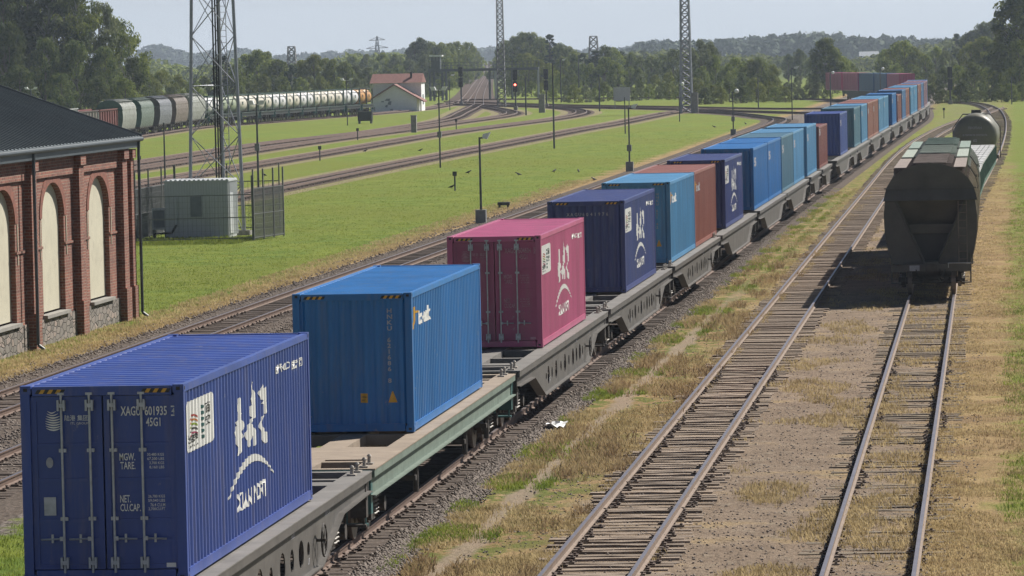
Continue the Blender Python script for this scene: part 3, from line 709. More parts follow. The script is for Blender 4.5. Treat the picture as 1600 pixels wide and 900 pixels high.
for Y0, k, lab in rows:
    if k not in used: r = protos[k]; used.add(k)
    else: r = clone(protos[k], (0, 0, 0))
    lay(r, Y0, label=lab)
# the tail of the train, beyond the bend
def on_line(root, a, b, dz, label, group, cat):
    a = np.array(a); b = np.array(b); c = (a+b)/2
    root.location = (c[0], c[1], dz); root.rotation_euler = (0, 0, -math.atan2(b[0]-a[0], b[1]-a[1])); tag(root, label, cat, group)
tail = [(700, M['maroon'], 'maroon container in the far tail, partly hidden behind the blue ones'), (713.2, M['far_blue'], 'slate blue container right of its twin in the far tail beyond the bend'),
        (726.4, M['far_blue'], 'slate blue container left of its twin in the far tail beyond the bend'), (739.6, M['maroon'], 'second container from the left in the far tail, maroon and plain'), (752.8, M['maroon'], 'last container of the whole train, maroon with white emblem, far beyond the bend')]
for k, (Y0, mt, lab) in enumerate(tail):
    r = container(mt, detail=False)
    if k == 4: side_logo(r, M['white'])
    s0 = Y0; 
    on_line(r, (xc(s0), s0), (xc(s0+12.0), s0+12.0), 1.5, lab, 'containers riding on the long train', 'container')
# ---------------------------------------------------------------- rolling stock parts
def coil(b, x, y, z0, z1, r=.10, n=5, wr=.018):
    prev = None
    for i in range(n*7+1):
        a = 2*math.pi*i/7; z = z0+(z1-z0)*i/(n*7); p = (x+r*math.cos(a), y+r*math.sin(a), z)
        if prev: b.tube(prev, p, wr, None, 4, False)
        prev = p
def bogie(parent, y, wheelbase=1.85, simple=False):
    e = MB(); e.tube((-.62, y, .62), (.62, y, .62), .16, None, 8) ; e.box(-.9, .9, y-.2, y+.2, .62, .82)
    e.build('bogie_bolster', M['iron'], parent)
    bo = parent.children[-1] if False else [c for c in parent.children][-1]
    for s in (-1, 1):
        if simple: continue
        b = MB()
        xo = 1.0*s; fn = lambda u, v, t: (xo+t*s, u, v)
        out = [(-1.28, .50), (-1.25, .64), (-.95, .68), (-.55, .80), (.55, .80), (.95, .68), (1.25, .64), (1.28, .50), (1.1, .36), (.75, .42), (.42, .26), (-.42, .26), (-.75, .42), (-1.1, .36)]
        out = [(y+u, v) for u, v in out]
        holes = [[(y-.24, .34), (y-.24, .70), (y+.24, .70), (y+.24, .34)], [(y-.72, .50), (y-.62, .66), (y-.36, .70), (y-.36, .42)], [(y+.36, .42), (y+.36, .70), (y+.62, .66), (y+.72, .50)]]
        b.plate(out, holes, fn, -.05, .07)
        for t in (-1, 1): b.tube((xo-.05*s, y+t*wheelbase/2, .50), (xo+.2*s, y+t*wheelbase/2, .50), .15, None, 10)
        b.box(*sorted((xo-.05*s, xo+.16*s)), y-.32, y+.32, .74, .82)
        b.build('side_frame', M['iron'], bo)
        c = MB()
        coil(c, xo+.08*s, y-.13, .34, .72); coil(c, xo+.08*s, y+.13, .34, .72)
        c.build('spring', M['spring'], bo)
    for t in (-1, 1):
        wy = y+t*wheelbase/2; ax = MB(); ax.tube((-.95, wy, .475), (.95, wy, .475), .075, None, 8); ax.build('axle', M['iron'], bo)
        for s in (-1, 1):
            wh = MB(); wh.cur = 0; n = 14 if simple else 24
            wh.tube((s*.735, wy, .475), (s*.865, wy, .475), .475, None, n); wh.tube((s*.715, wy, .475), (s*.74, wy, .475), .505, None, n)
            wh.cur = 1; wh.tube((s*.73, wy, .475), (s*.875, wy, .475), .17, None, 10)
            wh.build('wheel', [M['wheel'], M['iron']], bo)
    return bo
M['wheel'] = mat('worn_wheel_steel', (.17, .14, .125), rough=.45, metal=.5, var=.3, scale=4)
def coupler(parent, y, s):
    b = MB(); b.box(-.12, .12, *sorted((y-.1*s, y+.42*s)), .93, 1.13); b.box(-.2, .12, *sorted((y+.40*s, y+.62*s)), .88, 1.18); b.box(.09, .21, *sorted((y+.40*s, y+.55*s)), .9, 1.16)
    b.tube((.3, y, .95), (.42, y+.3*s, .62), .03, None, 6); b.tube((.42, y+.3*s, .62), (.33, y+.55*s, .72), .03, None, 6)
    b.build('coupler', M['iron'], parent)
def flat_wagon(body, deck, Lf=24.6, belly=True, detail=True, label=None):
    root = empty('flat_wagon'); h = Lf/2; W = 1.42; zt = 1.47
    bog = h-2.45
    for s in (-1, 1):
        b = MB(); fn = lambda u, v, t: (s*(W-.05)+t, u, v)
        if belly:
            bx = h-6.2 if Lf > 15 else h-4.4; tx = h-3.6 if Lf > 15 else h-3.2
            out = [(-h, zt-.16), (-h, 1.10), (-tx, 1.06), (-bx, .42), (bx, .42), (tx, 1.06), (h, 1.10), (h, zt-.16)][::-1]
            holes = []
            if detail:
                for u, rx, rz in ((-5.0, .14, .10), (-4.4, .26, .24), (-3.5, .17, .15), (-2.4, .28, .25), (-1.1, .17, .14), (0, .28, .25), (1.1, .17, .15), (2.3, .28, .25), (3.3, .2, .2), (4.3, .28, .24), (5.1, .15, .13)):
                    if abs(u) < bx-.4: holes.append(ellipse(u, .80, rx, rz, 14))
        else:
            out = [(-h, zt-.16), (-h, .98), (h, .98), (h, zt-.16)][::-1]; holes = []
        b.plate(out, holes, fn, -.012, .012)
        if belly:   # bottom flange follows the belly
            pts = [(-h, 1.10), (-tx, 1.06), (-bx, .42), (bx, .42), (tx, 1.06), (h, 1.10)]
        else: pts = [(-h, .98), (h, .98)]
        for (u0, v0), (u1, v1) in zip(pts, pts[1:]):
            x0, x1 = sorted((s*(W-.17), s*(W+.07)))
            b.hexa([(x0, u0, v0-.025), (x1, u0, v0-.025), (x1, u1, v1-.025), (x0, u1, v1-.025), (x0, u0, v0-.001), (x1, u0, v0-.001), (x1, u1, v1-.001), (x0, u1, v1-.001)])
        x0, x1 = sorted((s*(W-.02), s*(W+.06)))
        b.box(x0, x1, -h, h, zt-.16, zt-.025)
        b.build('side_beam', body, root)
    d = MB()
    for s in (-1, 1):
        x0, x1 = sorted((s*1.08, s*(W+.07))); d.box(x0, x1, -h, h, zt-.024, zt)
    d.box(-.26, .26, -h, h, .98, zt-.004)
    y = -h
    cross = [-h+.12, -h+1.6, -bog, -bog+2.2] + ([] if Lf < 15 else [-4.6, -2.6, -.7, .7, 2.6, 4.6]) + [bog-2.2, bog, h-1.6, h-.12]
    for y in cross:
        ww = .34 if abs(abs(y)-bog) < .1 else .12
        d.box(-1.079, -.261, y-ww, y+ww, zt-.22, zt-.006); d.box(.261, 1.079, y-ww, y+ww, zt-.22, zt-.006)
    if not belly:
        d.box(-1.078, 1.078, -h+2.0, -h+4.6, zt-.03, zt-.003)
    d.build('deck_frame', deck, root)
    for s in (-1, 1):
        e = MB()
        e.box(-1.41, 1.41, *sorted((s*(h-.002), s*(h+.06))), zt-.42, zt-.03)
        for sx in (-1, 1):
            e.tube((sx*1.3, s*(h+.1), .45), (sx*1.3, s*(h+.1), 1.40), .025, None, 6); e.tube((sx*.95, s*(h+.1), .45), (sx*.95, s*(h+.1), 1.32), .025, None, 6)
            e.box(*sorted((sx*.9, sx*1.35)), *sorted((s*(h+.03), s*(h+.22))), .42, .46)
            e.box(*sorted((sx*1.1, sx*1.4)), *sorted((s*(h-.25), s*(h-.01))), .62, zt-.18)
        e.build('end_beam', M['iron'] if belly else M['teal_dark'], root)
    for s in (-1, 1): coupler(root, s*h, s); bogie(root, s*bog, simple=not detail)
    u = MB()
    u.tube((.45, -3.2, .72), (.45, -2.2, .72), .2, None, 10); u.box(-.9, -.2, -1.0, .6, .62, .9); u.tube((0, -6, .7), (0, 6, .7), .03, None, 6); u.tube((.6, -1.6, .68), (.6, 3.5, .75), .025, None, 6)
    if not belly:
        for yy in (-5.2, 3.2, 7.4): u.tube((1.32, yy, .35), (1.32, yy, .975), .06, None, 8); u.box(1.05, 1.35, yy-.25, yy+.25, .6, .7)
    u.build('brake_gear', M['iron'], root)
    if detail and belly:
        hw = MB(); n = 20; cy, cz, X = 6.0, .86, W+.10
        for i in range(n):
            a, c = 2*math.pi*i/n, 2*math.pi*(i+1)/n
            hw.tube((X, cy+.28*math.cos(a), cz+.28*math.sin(a)), (X, cy+.28*math.cos(c), cz+.28*math.sin(c)), .017, None, 5, False)
        for i in range(4):
            a = math.pi/4+i*math.pi/2; hw.tube((X, cy, cz), (X, cy+.28*math.cos(a), cz+.28*math.sin(a)), .013, None, 5)
        hw.tube((W-.05, cy, cz), (X+.03, cy, cz), .03, None, 8)
        hw.build('brake_handwheel', M['iron'], root)
    if detail:
        for s, sy in ((1, -1), (1, 1), (-1, -1), (-1, 1)):
            for off in (.28, .95):
                k = MB(); yy = sy*(h-off); k.box(s*1.25-.08, s*1.25+.08, yy-.12, yy+.12, zt+.001, zt+.03); k.tube((s*1.25, yy, zt+.03), (s*1.25, yy, zt+.15), .035, .03, 8); k.tube((s*1.25, yy, zt+.15), (s*1.25, yy, zt+.19), .05, .02, 8)
                k.build('container_lock', M['spring'], root)
    if belly and detail:   # stencilled data on the side beam
        for (t, yy, zz, sz) in (('24-7', -6.3+2, .62, .16), ('94600', 3.2, 1.16, .13), ('80-FT 25620', -8.2, 1.18, .12), ('TARA 26.0', 7.0, 1.17, .12), ('LT', 5.0, .55, .14)):
            decal(text_bm(t, sz, .003, 1.2), 'stencil_lettering', M['white_dull'], root, yy, zz, 'side', base=W-.05+.012, corr=False)
    return root
def place_wagon(r, Yc, label, Lf=24.6):
    a, b = xc(Yc-Lf/2), xc(Yc+Lf/2); r.location = ((a+b)/2, Yc, 0); r.rotation_euler = (0, 0, -math.atan2(b-a, Lf)); tag(r, label, 'rail wagon', 'flat wagons of the container train')
wg = flat_wagon(M['wagon_grey'], M['deck_grey']); place_wagon(wg, 72.1, 'grey flat wagon with holed deep side beam under the nearest navy container')
place_wagon(flat_wagon(M['wagon_green'], M['deck_tan'], belly=False), 97.1, 'faded green flat wagon with straight side beam under the bright blue container')
for Yc, lab in ((122.7, 'grey flat wagon with holed side beam under the pinkish maroon container'), (148.3, 'grey flat wagon with holed side beam under the dull navy container behind the maroon one'), (174.3, 'grey flat wagon carrying the streaky light blue and the nearest brown container')):
    place_wagon(clone(wg, (0, 0, 0)), Yc, lab)
ws = flat_wagon(M['wagon_grey'], M['deck_grey'], detail=False)
W_ = [(200.2, 'grey flat wagon under the third navy container'), (227.2, 'grey flat wagon under the nearer two of the four end to end containers'), (252.6, 'grey flat wagon under the farther two of the four end to end containers'),
      (316.6, 'grey flat wagon under the fourth navy container'), (354.4, 'grey flat wagon under the grey teal and pale blue pair halfway along'), (381.4, 'grey flat wagon under the pair of brown containers'),
      (407.4, 'grey flat wagon behind the one with the pair of brown containers'), (434.0, 'grey flat wagon under the far saturated blue container'), (460.0, 'grey flat wagon under the small dark red and steel blue containers'),
      (502.6, 'grey flat wagon under the seventh and sixth container from the bend'), (530.6, 'grey flat wagon under the fifth and fourth container from the bend'), (557.6, 'grey flat wagon under the two mauve containers'), (713.3, 'flat wagon under the front two containers of the far tail'), (739, 'flat wagon in the far tail'), (582.5, 'last flat wagon of the straight before the bend')]
for i, (Yc, lab) in enumerate(W_):
    place_wagon(ws if i == 0 else clone(ws, (0, 0, 0)), Yc, lab)
wsh = flat_wagon(M['wagon_grey'], M['deck_grey'], Lf=13.6, detail=False)
for i, (Yc, lab) in enumerate(((274.6, 'short grey flat wagon under the lone pale blue container'), (290.6, 'short grey flat wagon under the low dark red container'), (335.8, 'short empty flat wagon behind the fourth navy container'), (480, 'short flat wagon under the far brown container between blue ones'))):
    place_wagon(wsh if i == 0 else clone(wsh, (0, 0, 0)), Yc, lab, 13.6)

# ---------------------------------------------------------------- hopper wagons
M['hop_brown'] = mat('sooty_brown_hopper_paint', (.17, .125, .105), rough=.6, var=.3, scale=1.2, dirt=((.055, .045, .042), 3, .5, .7))
M['hop_end'] = mat('dark_hopper_end_paint', (.075, .068, .062), rough=.6, var=.3, scale=1.0, dirt=((.09, .075, .06), 2.5, .55, .6))
M['hop_side'] = mat('dusty_tan_hopper_paint', (.30, .25, .195), rough=.65, var=.25, scale=1.3, dirt=((.16, .11, .08), 2.5, .5, .8, (1, 1, .3)))
M['hop_grey'] = mat('pale_grey_hopper_paint', (.33, .34, .32), rough=.65, var=.2, scale=1.5, dirt=((.18, .17, .14), 2.5, .52, .7, (1, 1, .3)))
M['hop_green'] = mat('worn_green_hatch_paint', (.20, .26, .22), rough=.6, var=.35, scale=2, dirt=((.25, .30, .25), 3, .5, .8))
M['hatch_pale'] = mat('pale_green_hatch_paint', (.32, .36, .31), rough=.65, var=.25, scale=2, dirt=((.16, .18, .14), 4, .53, .7))
M['hatch_red'] = mat('rusty_red_hatch_paint', (.25, .20, .175), rough=.65, var=.3, scale=2, dirt=((.32, .26, .21), 4, .54, .7))
M['hop_darkgreen'] = mat('dark_green_hopper_paint', (.05, .11, .085), rough=.65, var=.3, scale=2)
M['hop_red'] = mat('oxide_red_wagon_paint', (.17, .05, .042), rough=.65, var=.25, scale=2, dirt=((.3, .2, .16), 3, .55, .5))
def hopper_sec(grow=0.):
    # full section of the body: arched roof above, bulged sides that draw in below
    pts = []
    for k in range(13):
        a = rad(4+172*k/12); pts.append(((1.63+grow)*math.cos(a)/math.cos(rad(4)), 3.50+(1.26+grow)*math.sin(a)))
    lower = [(-1.62, 3.45), (-1.68, 2.9), (-1.66, 2.3), (-1.55, 1.65), (-1.42, 1.15)]
    return pts+[(x-grow if x < 0 else x, z) for x, z in lower]+[(-x+grow, z) for x, z in lower[::-1]]
def hopper(roofm, sidem, endm, hatchm, detail=True, L=14.0):
    root = empty('hopper_wagon'); h = L/2; hb = h-.35
    sec = hopper_sec()
    b = MB(); inset = 1.5
    # side and roof skin, ribbed
    ring = lambda y, g: [(x, y, z) for x, z in hopper_sec(g)]
    secs = []
    nr = 12
    for i in range(nr+1):
        y = -hb+.03+(2*hb-.06)*i/nr
        if i == 0: secs += [ring(y, 0)]
        elif i == nr: secs += [ring(y, 0)]
        else: secs += [ring(y-.045, 0), ring(y-.04, .035), ring(y+.04, .035), ring(y+.045, 0)]
    b.sweep(secs, closed=True, caps=False)
    nsk = len(b.f)
    # split materials: upper = roof
    for i in range(nsk): 
        f = b.f[i]; z = sum(b.v[k][2] for k in f)/4; b.mi[i] = 0 if z > 4.25 else 1
    b.build('body_shell', [roofm, sidem], root, fix=False)
    for s in (-1, 1):
        e = MB()
        yo = s*hb; 
        fn = lambda u, v, t: (u, yo+t*s, v)
        # arched gable plate, its lip, and the recessed slope below
        arc = [(x, z) for x, z in hopper_sec(.03)[:13]]
        e.cur = 0
        e.plate([(-1.64, 3.48)][::-1]+[(1.64, 3.48)]+arc, [], fn, -.02, .02)
        e.box(-1.66, 1.66, *sorted((yo+.021*s, yo+.07*s)), 3.86, 3.90)
        e.hexa([(-1.70, yo+.03*s, 3.42), (1.70, yo+.03*s, 3.42), (1.70, yo+.16*s, 3.44), (-1.70, yo+.16*s, 3.44), (-1.66, yo+.025*s, 3.47), (1.66, yo+.025*s, 3.47), (1.58, yo+.03*s, 3.84), (-1.58, yo+.03*s, 3.84)])
        # cheeks either side of the V shaped recess
        for q in (-1, 1):
            e.plate([(q*1.62, 3.43), (q*1.68, 2.9), (q*1.66, 2.3), (q*1.55, 1.65), (q*1.42, 1.15), (q*.25, 1.15), (q*1.25, 3.43)], [], fn, -.12, -.08)
            e.bar((q*1.24, yo-.03*s, 3.42), (q*.26, yo-.03*s, 1.2), .08)
        e.quad((-1.25, yo-.1*s, 3.43), (1.25, yo-.1*s, 3.43), (.8, yo-.95*s, 2.3), (-.8, yo-.95*s, 2.3))
        e.quad((-.95, yo-.5*s, 2.55), (.95, yo-.5*s, 2.55), (.85, yo-.52*s, 2.22), (-.85, yo-.52*s, 2.22))
        e.cur = 1
        e.quad((-.95, yo-.75*s, 2.3), (.95, yo-.75*s, 2.3), (.5, yo-.76*s, 1.1), (-.5, yo-.76*s, 1.1))  # black sheet paints in the darkness of the opening under the slope
        e.cur = 0
        e.tube((-.5, yo+.03*s, 4.4), (-.5, yo+.055*s, 4.4), .035, None, 8); e.tube((.35, yo+.03*s, 4.4), (.35, yo+.055*s, 4.4), .05, None, 8)
        e.build('end_wall', [endm, M['black']], root)
    # roof hatches and walkways
    n = 4; pl = (2*hb-.8)/n
    for k in range(n):
        y0 = -hb+.4+k*pl
        hm = MB(); hm.box(-.60, .60, y0+.06, y0+pl-.12, 4.765, 4.80)
        for q in range(5):
            yy = y0+.2+q*(pl-.5)/4; hm.box(-.62, .68, yy, yy+.06, 4.801, 4.812); hm.box(.60, .80, yy, yy+.1, 4.70, 4.77)
        hm.build('roof_hatch', hatchm, root)
    for s in (-1, 1):
        wk = MB()
        for k in range(9):
            y0 = -hb+.2+k*(2*hb-.4)/9
            wk.box(*sorted((s*.86, s*1.30)), y0+.04, y0+(2*hb-.4)/9-.05, 4.61, 4.63); wk.bar((s*1.28, y0+.1, 4.1), (s*1.28, y0+.1, 4.6), .04)
        wk.build('roof_walkway', hatchm, root)
    fr = MB()
    fr.box(-.25, .25, -h, h, .95, 1.22)
    for s in (-1, 1):
        fr.box(-1.45, 1.45, *sorted((s*(h-.22), s*h)), .88, 1.13); fr.box(*sorted((s*1.2, s*1.36)), -h+.2, h-.2, 1.0, 1.14)
        for q in (-1, 1): fr.bar((q*1.42, s*(h-.06), .45), (q*1.42, s*(h-.06), 1.5), .035); fr.box(*sorted((q*1.1, q*1.45)), *sorted((s*(h-.1), s*(h+.05))), .45, .49)
    for yy in (-2.4, 0, 2.4):
        fr.hexa([(-.5, yy-.4, .38), (.5, yy-.4, .38), (.5, yy+.4, .38), (-.5, yy+.4, .38), (-1.3, yy-1.1, 1.2), (1.3, yy-1.1, 1.2), (1.3, yy+1.1, 1.2), (-1.3, yy+1.1, 1.2)])
    fr.build('underframe', M['hop_end'], root)
    for s in (-1, 1): coupler(root, s*h, s); bogie(root, s*(h-1.7), simple=not detail)
    if detail:
        ld = MB()
        for xx in (1.0, 1.3): ld.tube((xx, -h+.2, 1.1), (xx, -h+.28, 3.4), .018, None, 5)
        for k in range(8): ld.tube((1.0, -h+.2+.01*k, 1.3+.28*k), (1.3, -h+.2+.01*k, 1.3+.28*k), .014, None, 5)
        ld.build('ladder', M['hop_brown'], root)
        for xx, q in ((-.55, .3), (.5, -.25)):
            hs_ = MB(); pr_ = (xx, -h-.01, .95)
            for k in range(1, 9): t = k/8; nx_ = (xx+q*t, -h-.05-.25*t, .95-.45*math.sin(t*2.6)); hs_.tube(pr_, nx_, .022, None, 5, False); pr_ = nx_
            hs_.build('brake_hose', M['black'], root)
        p = MB(); p.box(-.78, -.42, -h-.012, -h-.002, .90, 1.10); p.build('number_plate', M['white_dull'], root)
        p = MB(); p.tube((.6, -h-.03, 1.17), (1.42, -h-.03, 1.17), .018, None, 6); p.tube((.62, -h, 1.0), (.62, -h-.03, 1.17), .015, None, 5); p.build('grab_rail', M['galv'], root)
    return root
hp = hopper(M['hop_brown'], M['hop_side'], M['hop_end'], M['hatch_red'])
def on_x3(r, Yc, dx=0):
    f3 = lambda y: float(np.interp(y, [0, 230, 265, 310, 365, 420], [11.09, 10.13, 10.3, 10.85, 11.6, 12.4]))
    r.location = (f3(Yc)+dx, Yc, 0); r.rotation_euler = (0, 0, -math.atan2(f3(Yc+6)-f3(Yc-6), 12))
on_x3(hp, 174.4); tag(hp, 'brown hopper wagon with rusty red roof hatches and a dark end facing the footbridge', 'rail wagon', 'hopper wagons on the right hand track')
h2 = hopper(M['hop_grey'], M['hop_side'], M['hop_end'], M['hatch_pale'], False); on_x3(h2, 189.6); tag(h2, 'hopper wagon with pale green roof hatches just behind the brown one', 'rail wagon', 'hopper wagons on the right hand track')
h3 = hopper(M['hop_grey'], M['hop_grey'], M['hop_end'], M['hop_green'], False); on_x3(h3, 204.8); tag(h3, 'hopper wagon with dark green roof hatches, third on the right hand track', 'rail wagon', 'hopper wagons on the right hand track')
# grey covered wagon with green side posts, between the hoppers and the tank wagon
M['slab_grey'] = mat('pale_grey_steel_slab', (.40, .40, .40), rough=.6, var=.2, scale=2, dirt=((.2, .19, .18), 5, .55, .6))
for q, (Yc, lab) in enumerate(((223, 'flat wagon with pale grey steel top and green side posts right behind the hoppers'), (247.5, 'flat wagon with pale grey steel top, second of the three behind the hoppers'), (272, 'flat wagon with pale grey steel top, third behind the hoppers'), (294, 'flat wagon with pale grey steel top, just before the tank wagon'))):
    r = empty('steel_topped_wagon'); b = MB(); b.box(-1.5, 1.5, -11.5, 11.5, 1.05, 1.3); b.build('underframe', M['hop_darkgreen'], r)
    for k in range(8):
        s = MB(); y0 = -11.3+k*2.84; s.box(-1.42, 1.42, y0, y0+2.7, 1.31, 2.25+.015*(k % 2))
        for z in range(3): s.box(.5+z*.3, .56+z*.3, y0+.3, y0+.5, 2.25, 2.29)
        s.build('top_panel', M['slab_grey'], r)
    for sx in (-1, 1):
        for k in range(9):
            p = MB(); p.box(*sorted((sx*1.44, sx*1.54)), -11.4+k*2.8, -11.24+k*2.8, 1.31, 2.2); p.build('side_post', M['hop_darkgreen'], r)
    for s in (-1, 1): bogie(r, s*9.2, simple=True); coupler(r, s*11.5, s)
    on_x3(r, Yc+2); tag(r, lab, 'rail wagon')
def tank_wagon(bodym, L=12., Rr=1.5, zc=2.72):
    r = empty('tank_wagon'); h = L/2-.6; t = MB(); secs = []
    for y, k in [(-h, .05), (-h+.02, .45), (-h+.09, .72), (-h+.2, .88), (-h+.38, .975), (-h+.6, 1.), (h-.6, 1.), (h-.38, .975), (h-.2, .88), (h-.09, .72), (h-.02, .45), (h, .05)]:
        secs.append([(Rr*k*math.cos(2*math.pi*i/32), y, zc+Rr*k*math.sin(2*math.pi*i/32)) for i in range(32)])
    t.sweep(secs); t.build('tank', bodym, r, smooth=True)
    u = MB(); u.box(-.3, .3, -L/2, L/2, .95, 1.2)
    for s in (-1, 1): u.box(-1.4, 1.4, *sorted((s*(L/2-.25), s*L/2)), .9, 1.15); u.box(-1.1, 1.1, *sorted((s*(h-1.8), s*(h-1.4))), 1.0, 1.6)
    u.build('underframe', M['iron'], r)
    d = MB(); d.tube((0, 0, zc+Rr-.1), (0, 0, zc+Rr+.2), .35, None, 14); d.box(-.9, .9, -1.0, -.4, zc+Rr-.12, zc+Rr-.06); d.box(-.9, .9, .4, 1.0, zc+Rr-.12, zc+Rr-.06)
    d.build('dome', M['iron'], r)
    la = MB()
    for s in (-1, 1):
        for y in (-.25, .25): la.bar((s*1.6, y, 1.1), (s*1.62, y, 3.2), .04); la.bar((s*1.62, y, 3.2), (s*.9, y, zc+Rr-.05), .04)
    la.build('ladder', M['iron'], r)
    bd = MB()
    for y in (-h+1.4, h-1.4):
        for i in range(32):
            a0, a1 = 2*math.pi*i/32, 2*math.pi*(i+1)/32; R2 = Rr+.015
            bd.quad((R2*math.cos(a0), y-.05, zc+R2*math.sin(a0)), (R2*math.cos(a1), y-.05, zc+R2*math.sin(a1)), (R2*math.cos(a1), y+.05, zc+R2*math.sin(a1)), (R2*math.cos(a0), y+.05, zc+R2*math.sin(a0)))
    bd.build('strap', M['iron'], r)
    for s in (-1, 1): coupler(r, s*L/2, s); bogie(r, s*(L/2-1.6), simple=True)
    return r
M['tank_olive'] = mat('sooty_olive_tank_paint', (.12, .115, .085), rough=.5, var=.25, scale=1.2, dirt=((.2, .18, .12), 2, .55, .6))
tw = tank_wagon(M['tank_olive']); on_x3(tw, 319); tag(tw, 'dark olive tank wagon with rounded end at the far end of the right hand track', 'rail wagon')
for k, (s, z, sz) in enumerate((('ПРОПАН', 3.2, .22), ('С ГОРОК НЕ СПУСКАТЬ', 2.75, .14), ('62', 2.35, .25))):
    bm = text_bm(s, sz, .004, 1.0); lo = min(v.co.x for v in bm.verts); hi = max(v.co.x for v in bm.verts)
    decal(bm, 'tank_lettering', M['white_dull'], tw, -(lo+hi)/2, z, 'end', base=-5.4-.035, corr=False)

# ---------------------------------------------------------------- freight train on the left
TL = [(-85, 150), (-87, 400), (-88.5, 500)] + gp([(300, 198.5), (400, 190.5), (500, 182.5), (570, 177.5), (650, 170)])
PT = resample(TL, 1.0)
DT = np.r_[0, np.cumsum(np.linalg.norm(np.diff(PT, axis=0), axis=1))]
def on_left(r, s):
    x, y = np.interp(s, DT, PT[:, 0]), np.interp(s, DT, PT[:, 1]); x2, y2 = np.interp(s+4, DT, PT[:, 0]), np.interp(s+4, DT, PT[:, 1])
    r.location = (x, y, 0); r.rotation_euler = (0, 0, -math.atan2(x2-x, y2-y)); return y
def s_at_px(px):   # distance along the left track where it crosses a photo column
    v = [800+FPX*((np.array([x, y, 0])-CAM)@_R)/((np.array([x, y, 0])-CAM)@_d) for x, y in PT]
    return float(np.interp(px, v, DT))
def gondola(m, h=2.2, L=13.4, ribm=None):
    r = empty('gondola_wagon'); b = MB(); W = 1.45
    for s in (-1, 1):
        b.box(*sorted((s*W, s*(W-.05))), -L/2+.05, L/2-.05, 1.25, 1.25+h); b.box(-W+.05, W-.05, *sorted((s*(L/2-.05), s*(L/2-.12))), 1.25, 1.25+h)
    b.box(-W+.05, W-.05, -L/2+.12, L/2-.12, 1.2, 1.6); b.build('body', m, r)
    for s in (-1, 1):
        for k in range(8):
            q = MB(); y = -L/2+.25+k*(L-.5)/7; q.box(*sorted((s*W, s*(W+.14))), y-.1, y+.1, 1.2, 1.25+h-.12); q.build('side_rib', ribm or m, r)
        q = MB(); q.box(*sorted((s*(W-.05), s*(W+.13))), -L/2, L/2, 1.25+h, 1.25+h+.1); q.build('top_rail', m, r)
    u = MB(); u.box(-1.3, 1.3, -L/2, L/2, .95, 1.19); u.build('underframe', M['iron'], r)
    for s in (-1, 1): coupler(r, s*L/2, s); bogie(r, s*(L/2-1.9), simple=True)
    return r
g1 = gondola(M['hop_red']); on_left(g1, s_at_px(150)); tag(g1, 'oxide red gondola wagon with vertical ribs, just above the shed roof on the left', 'rail wagon')
g2 = gondola(mat('brown_gondola_paint', (.10, .07, .06), var=.3), ribm=M['hop_grey']); on_left(g2, s_at_px(118)); tag(g2, 'brown gondola wagon with pale ribs left of the oxide red one', 'rail wagon')
g3 = gondola(M['slab_grey'], 2.6); on_left(g3, s_at_px(84)); tag(g3, 'whitish wagon peeping over the slope of the shed roof', 'rail wagon')
sm = [(183, M['hop_darkgreen'], M['hop_grey'], 'grey green hopper wagon directly right of the oxide red gondola'), (212, M['hop_darkgreen'], mat('mint_hopper_paint', (.15, .19, .165), var=.25, dirt=((.3, .33, .3), 4, .5, .6)), 'mint green hopper wagon second in the row behind the lattice mast'),
      (241, M['hop_end'], mat('bluish_grey_hopper_paint', (.22, .23, .26), var=.3, dirt=((.12, .12, .14), 4, .5, .6)), 'bluish grey hopper wagon in the left freight train'), (267, M['hop_brown'], mat('brownish_grey_hopper_paint', (.24, .20, .18), var=.3, dirt=((.12, .10, .09), 4, .5, .6)), 'brownish grey hopper wagon in the left freight train'),
      (293, M['hop_grey'], M['hop_grey'], 'pale cream grey hopper wagon seen through the lattice mast')]
for px, em, smm, lab in sm:
    r = hopper(smm, smm, em, smm, False, L=13.6); r.scale = (.93, .93, .93); on_left(r, s_at_px(px)); tag(r, lab, 'rail wagon', 'hopper wagons of the left freight train')
M['tank_cream'] = mat('cream_tank_paint', (.52, .49, .42), rough=.5, var=.12, scale=1.5, dirt=((.35, .3, .22), 3, .55, .5)); M['tank_white'] = mat('white_tank_paint', (.55, .55, .56), rough=.5, var=.1, scale=1.5, dirt=((.4, .38, .36), 3, .55, .5))
M['tank_orange'] = mat('orange_tank_paint', (.45, .23, .07), rough=.5, var=.12); M['tank_green'] = mat('green_grey_tank_paint', (.25, .29, .2), rough=.5, var=.2)
M['frame_green'] = mat('dark_green_tank_frame', (.05, .09, .07), rough=.6, var=.3); M['frame_dark'] = mat('dark_tank_frame', (.03, .035, .035), rough=.6)
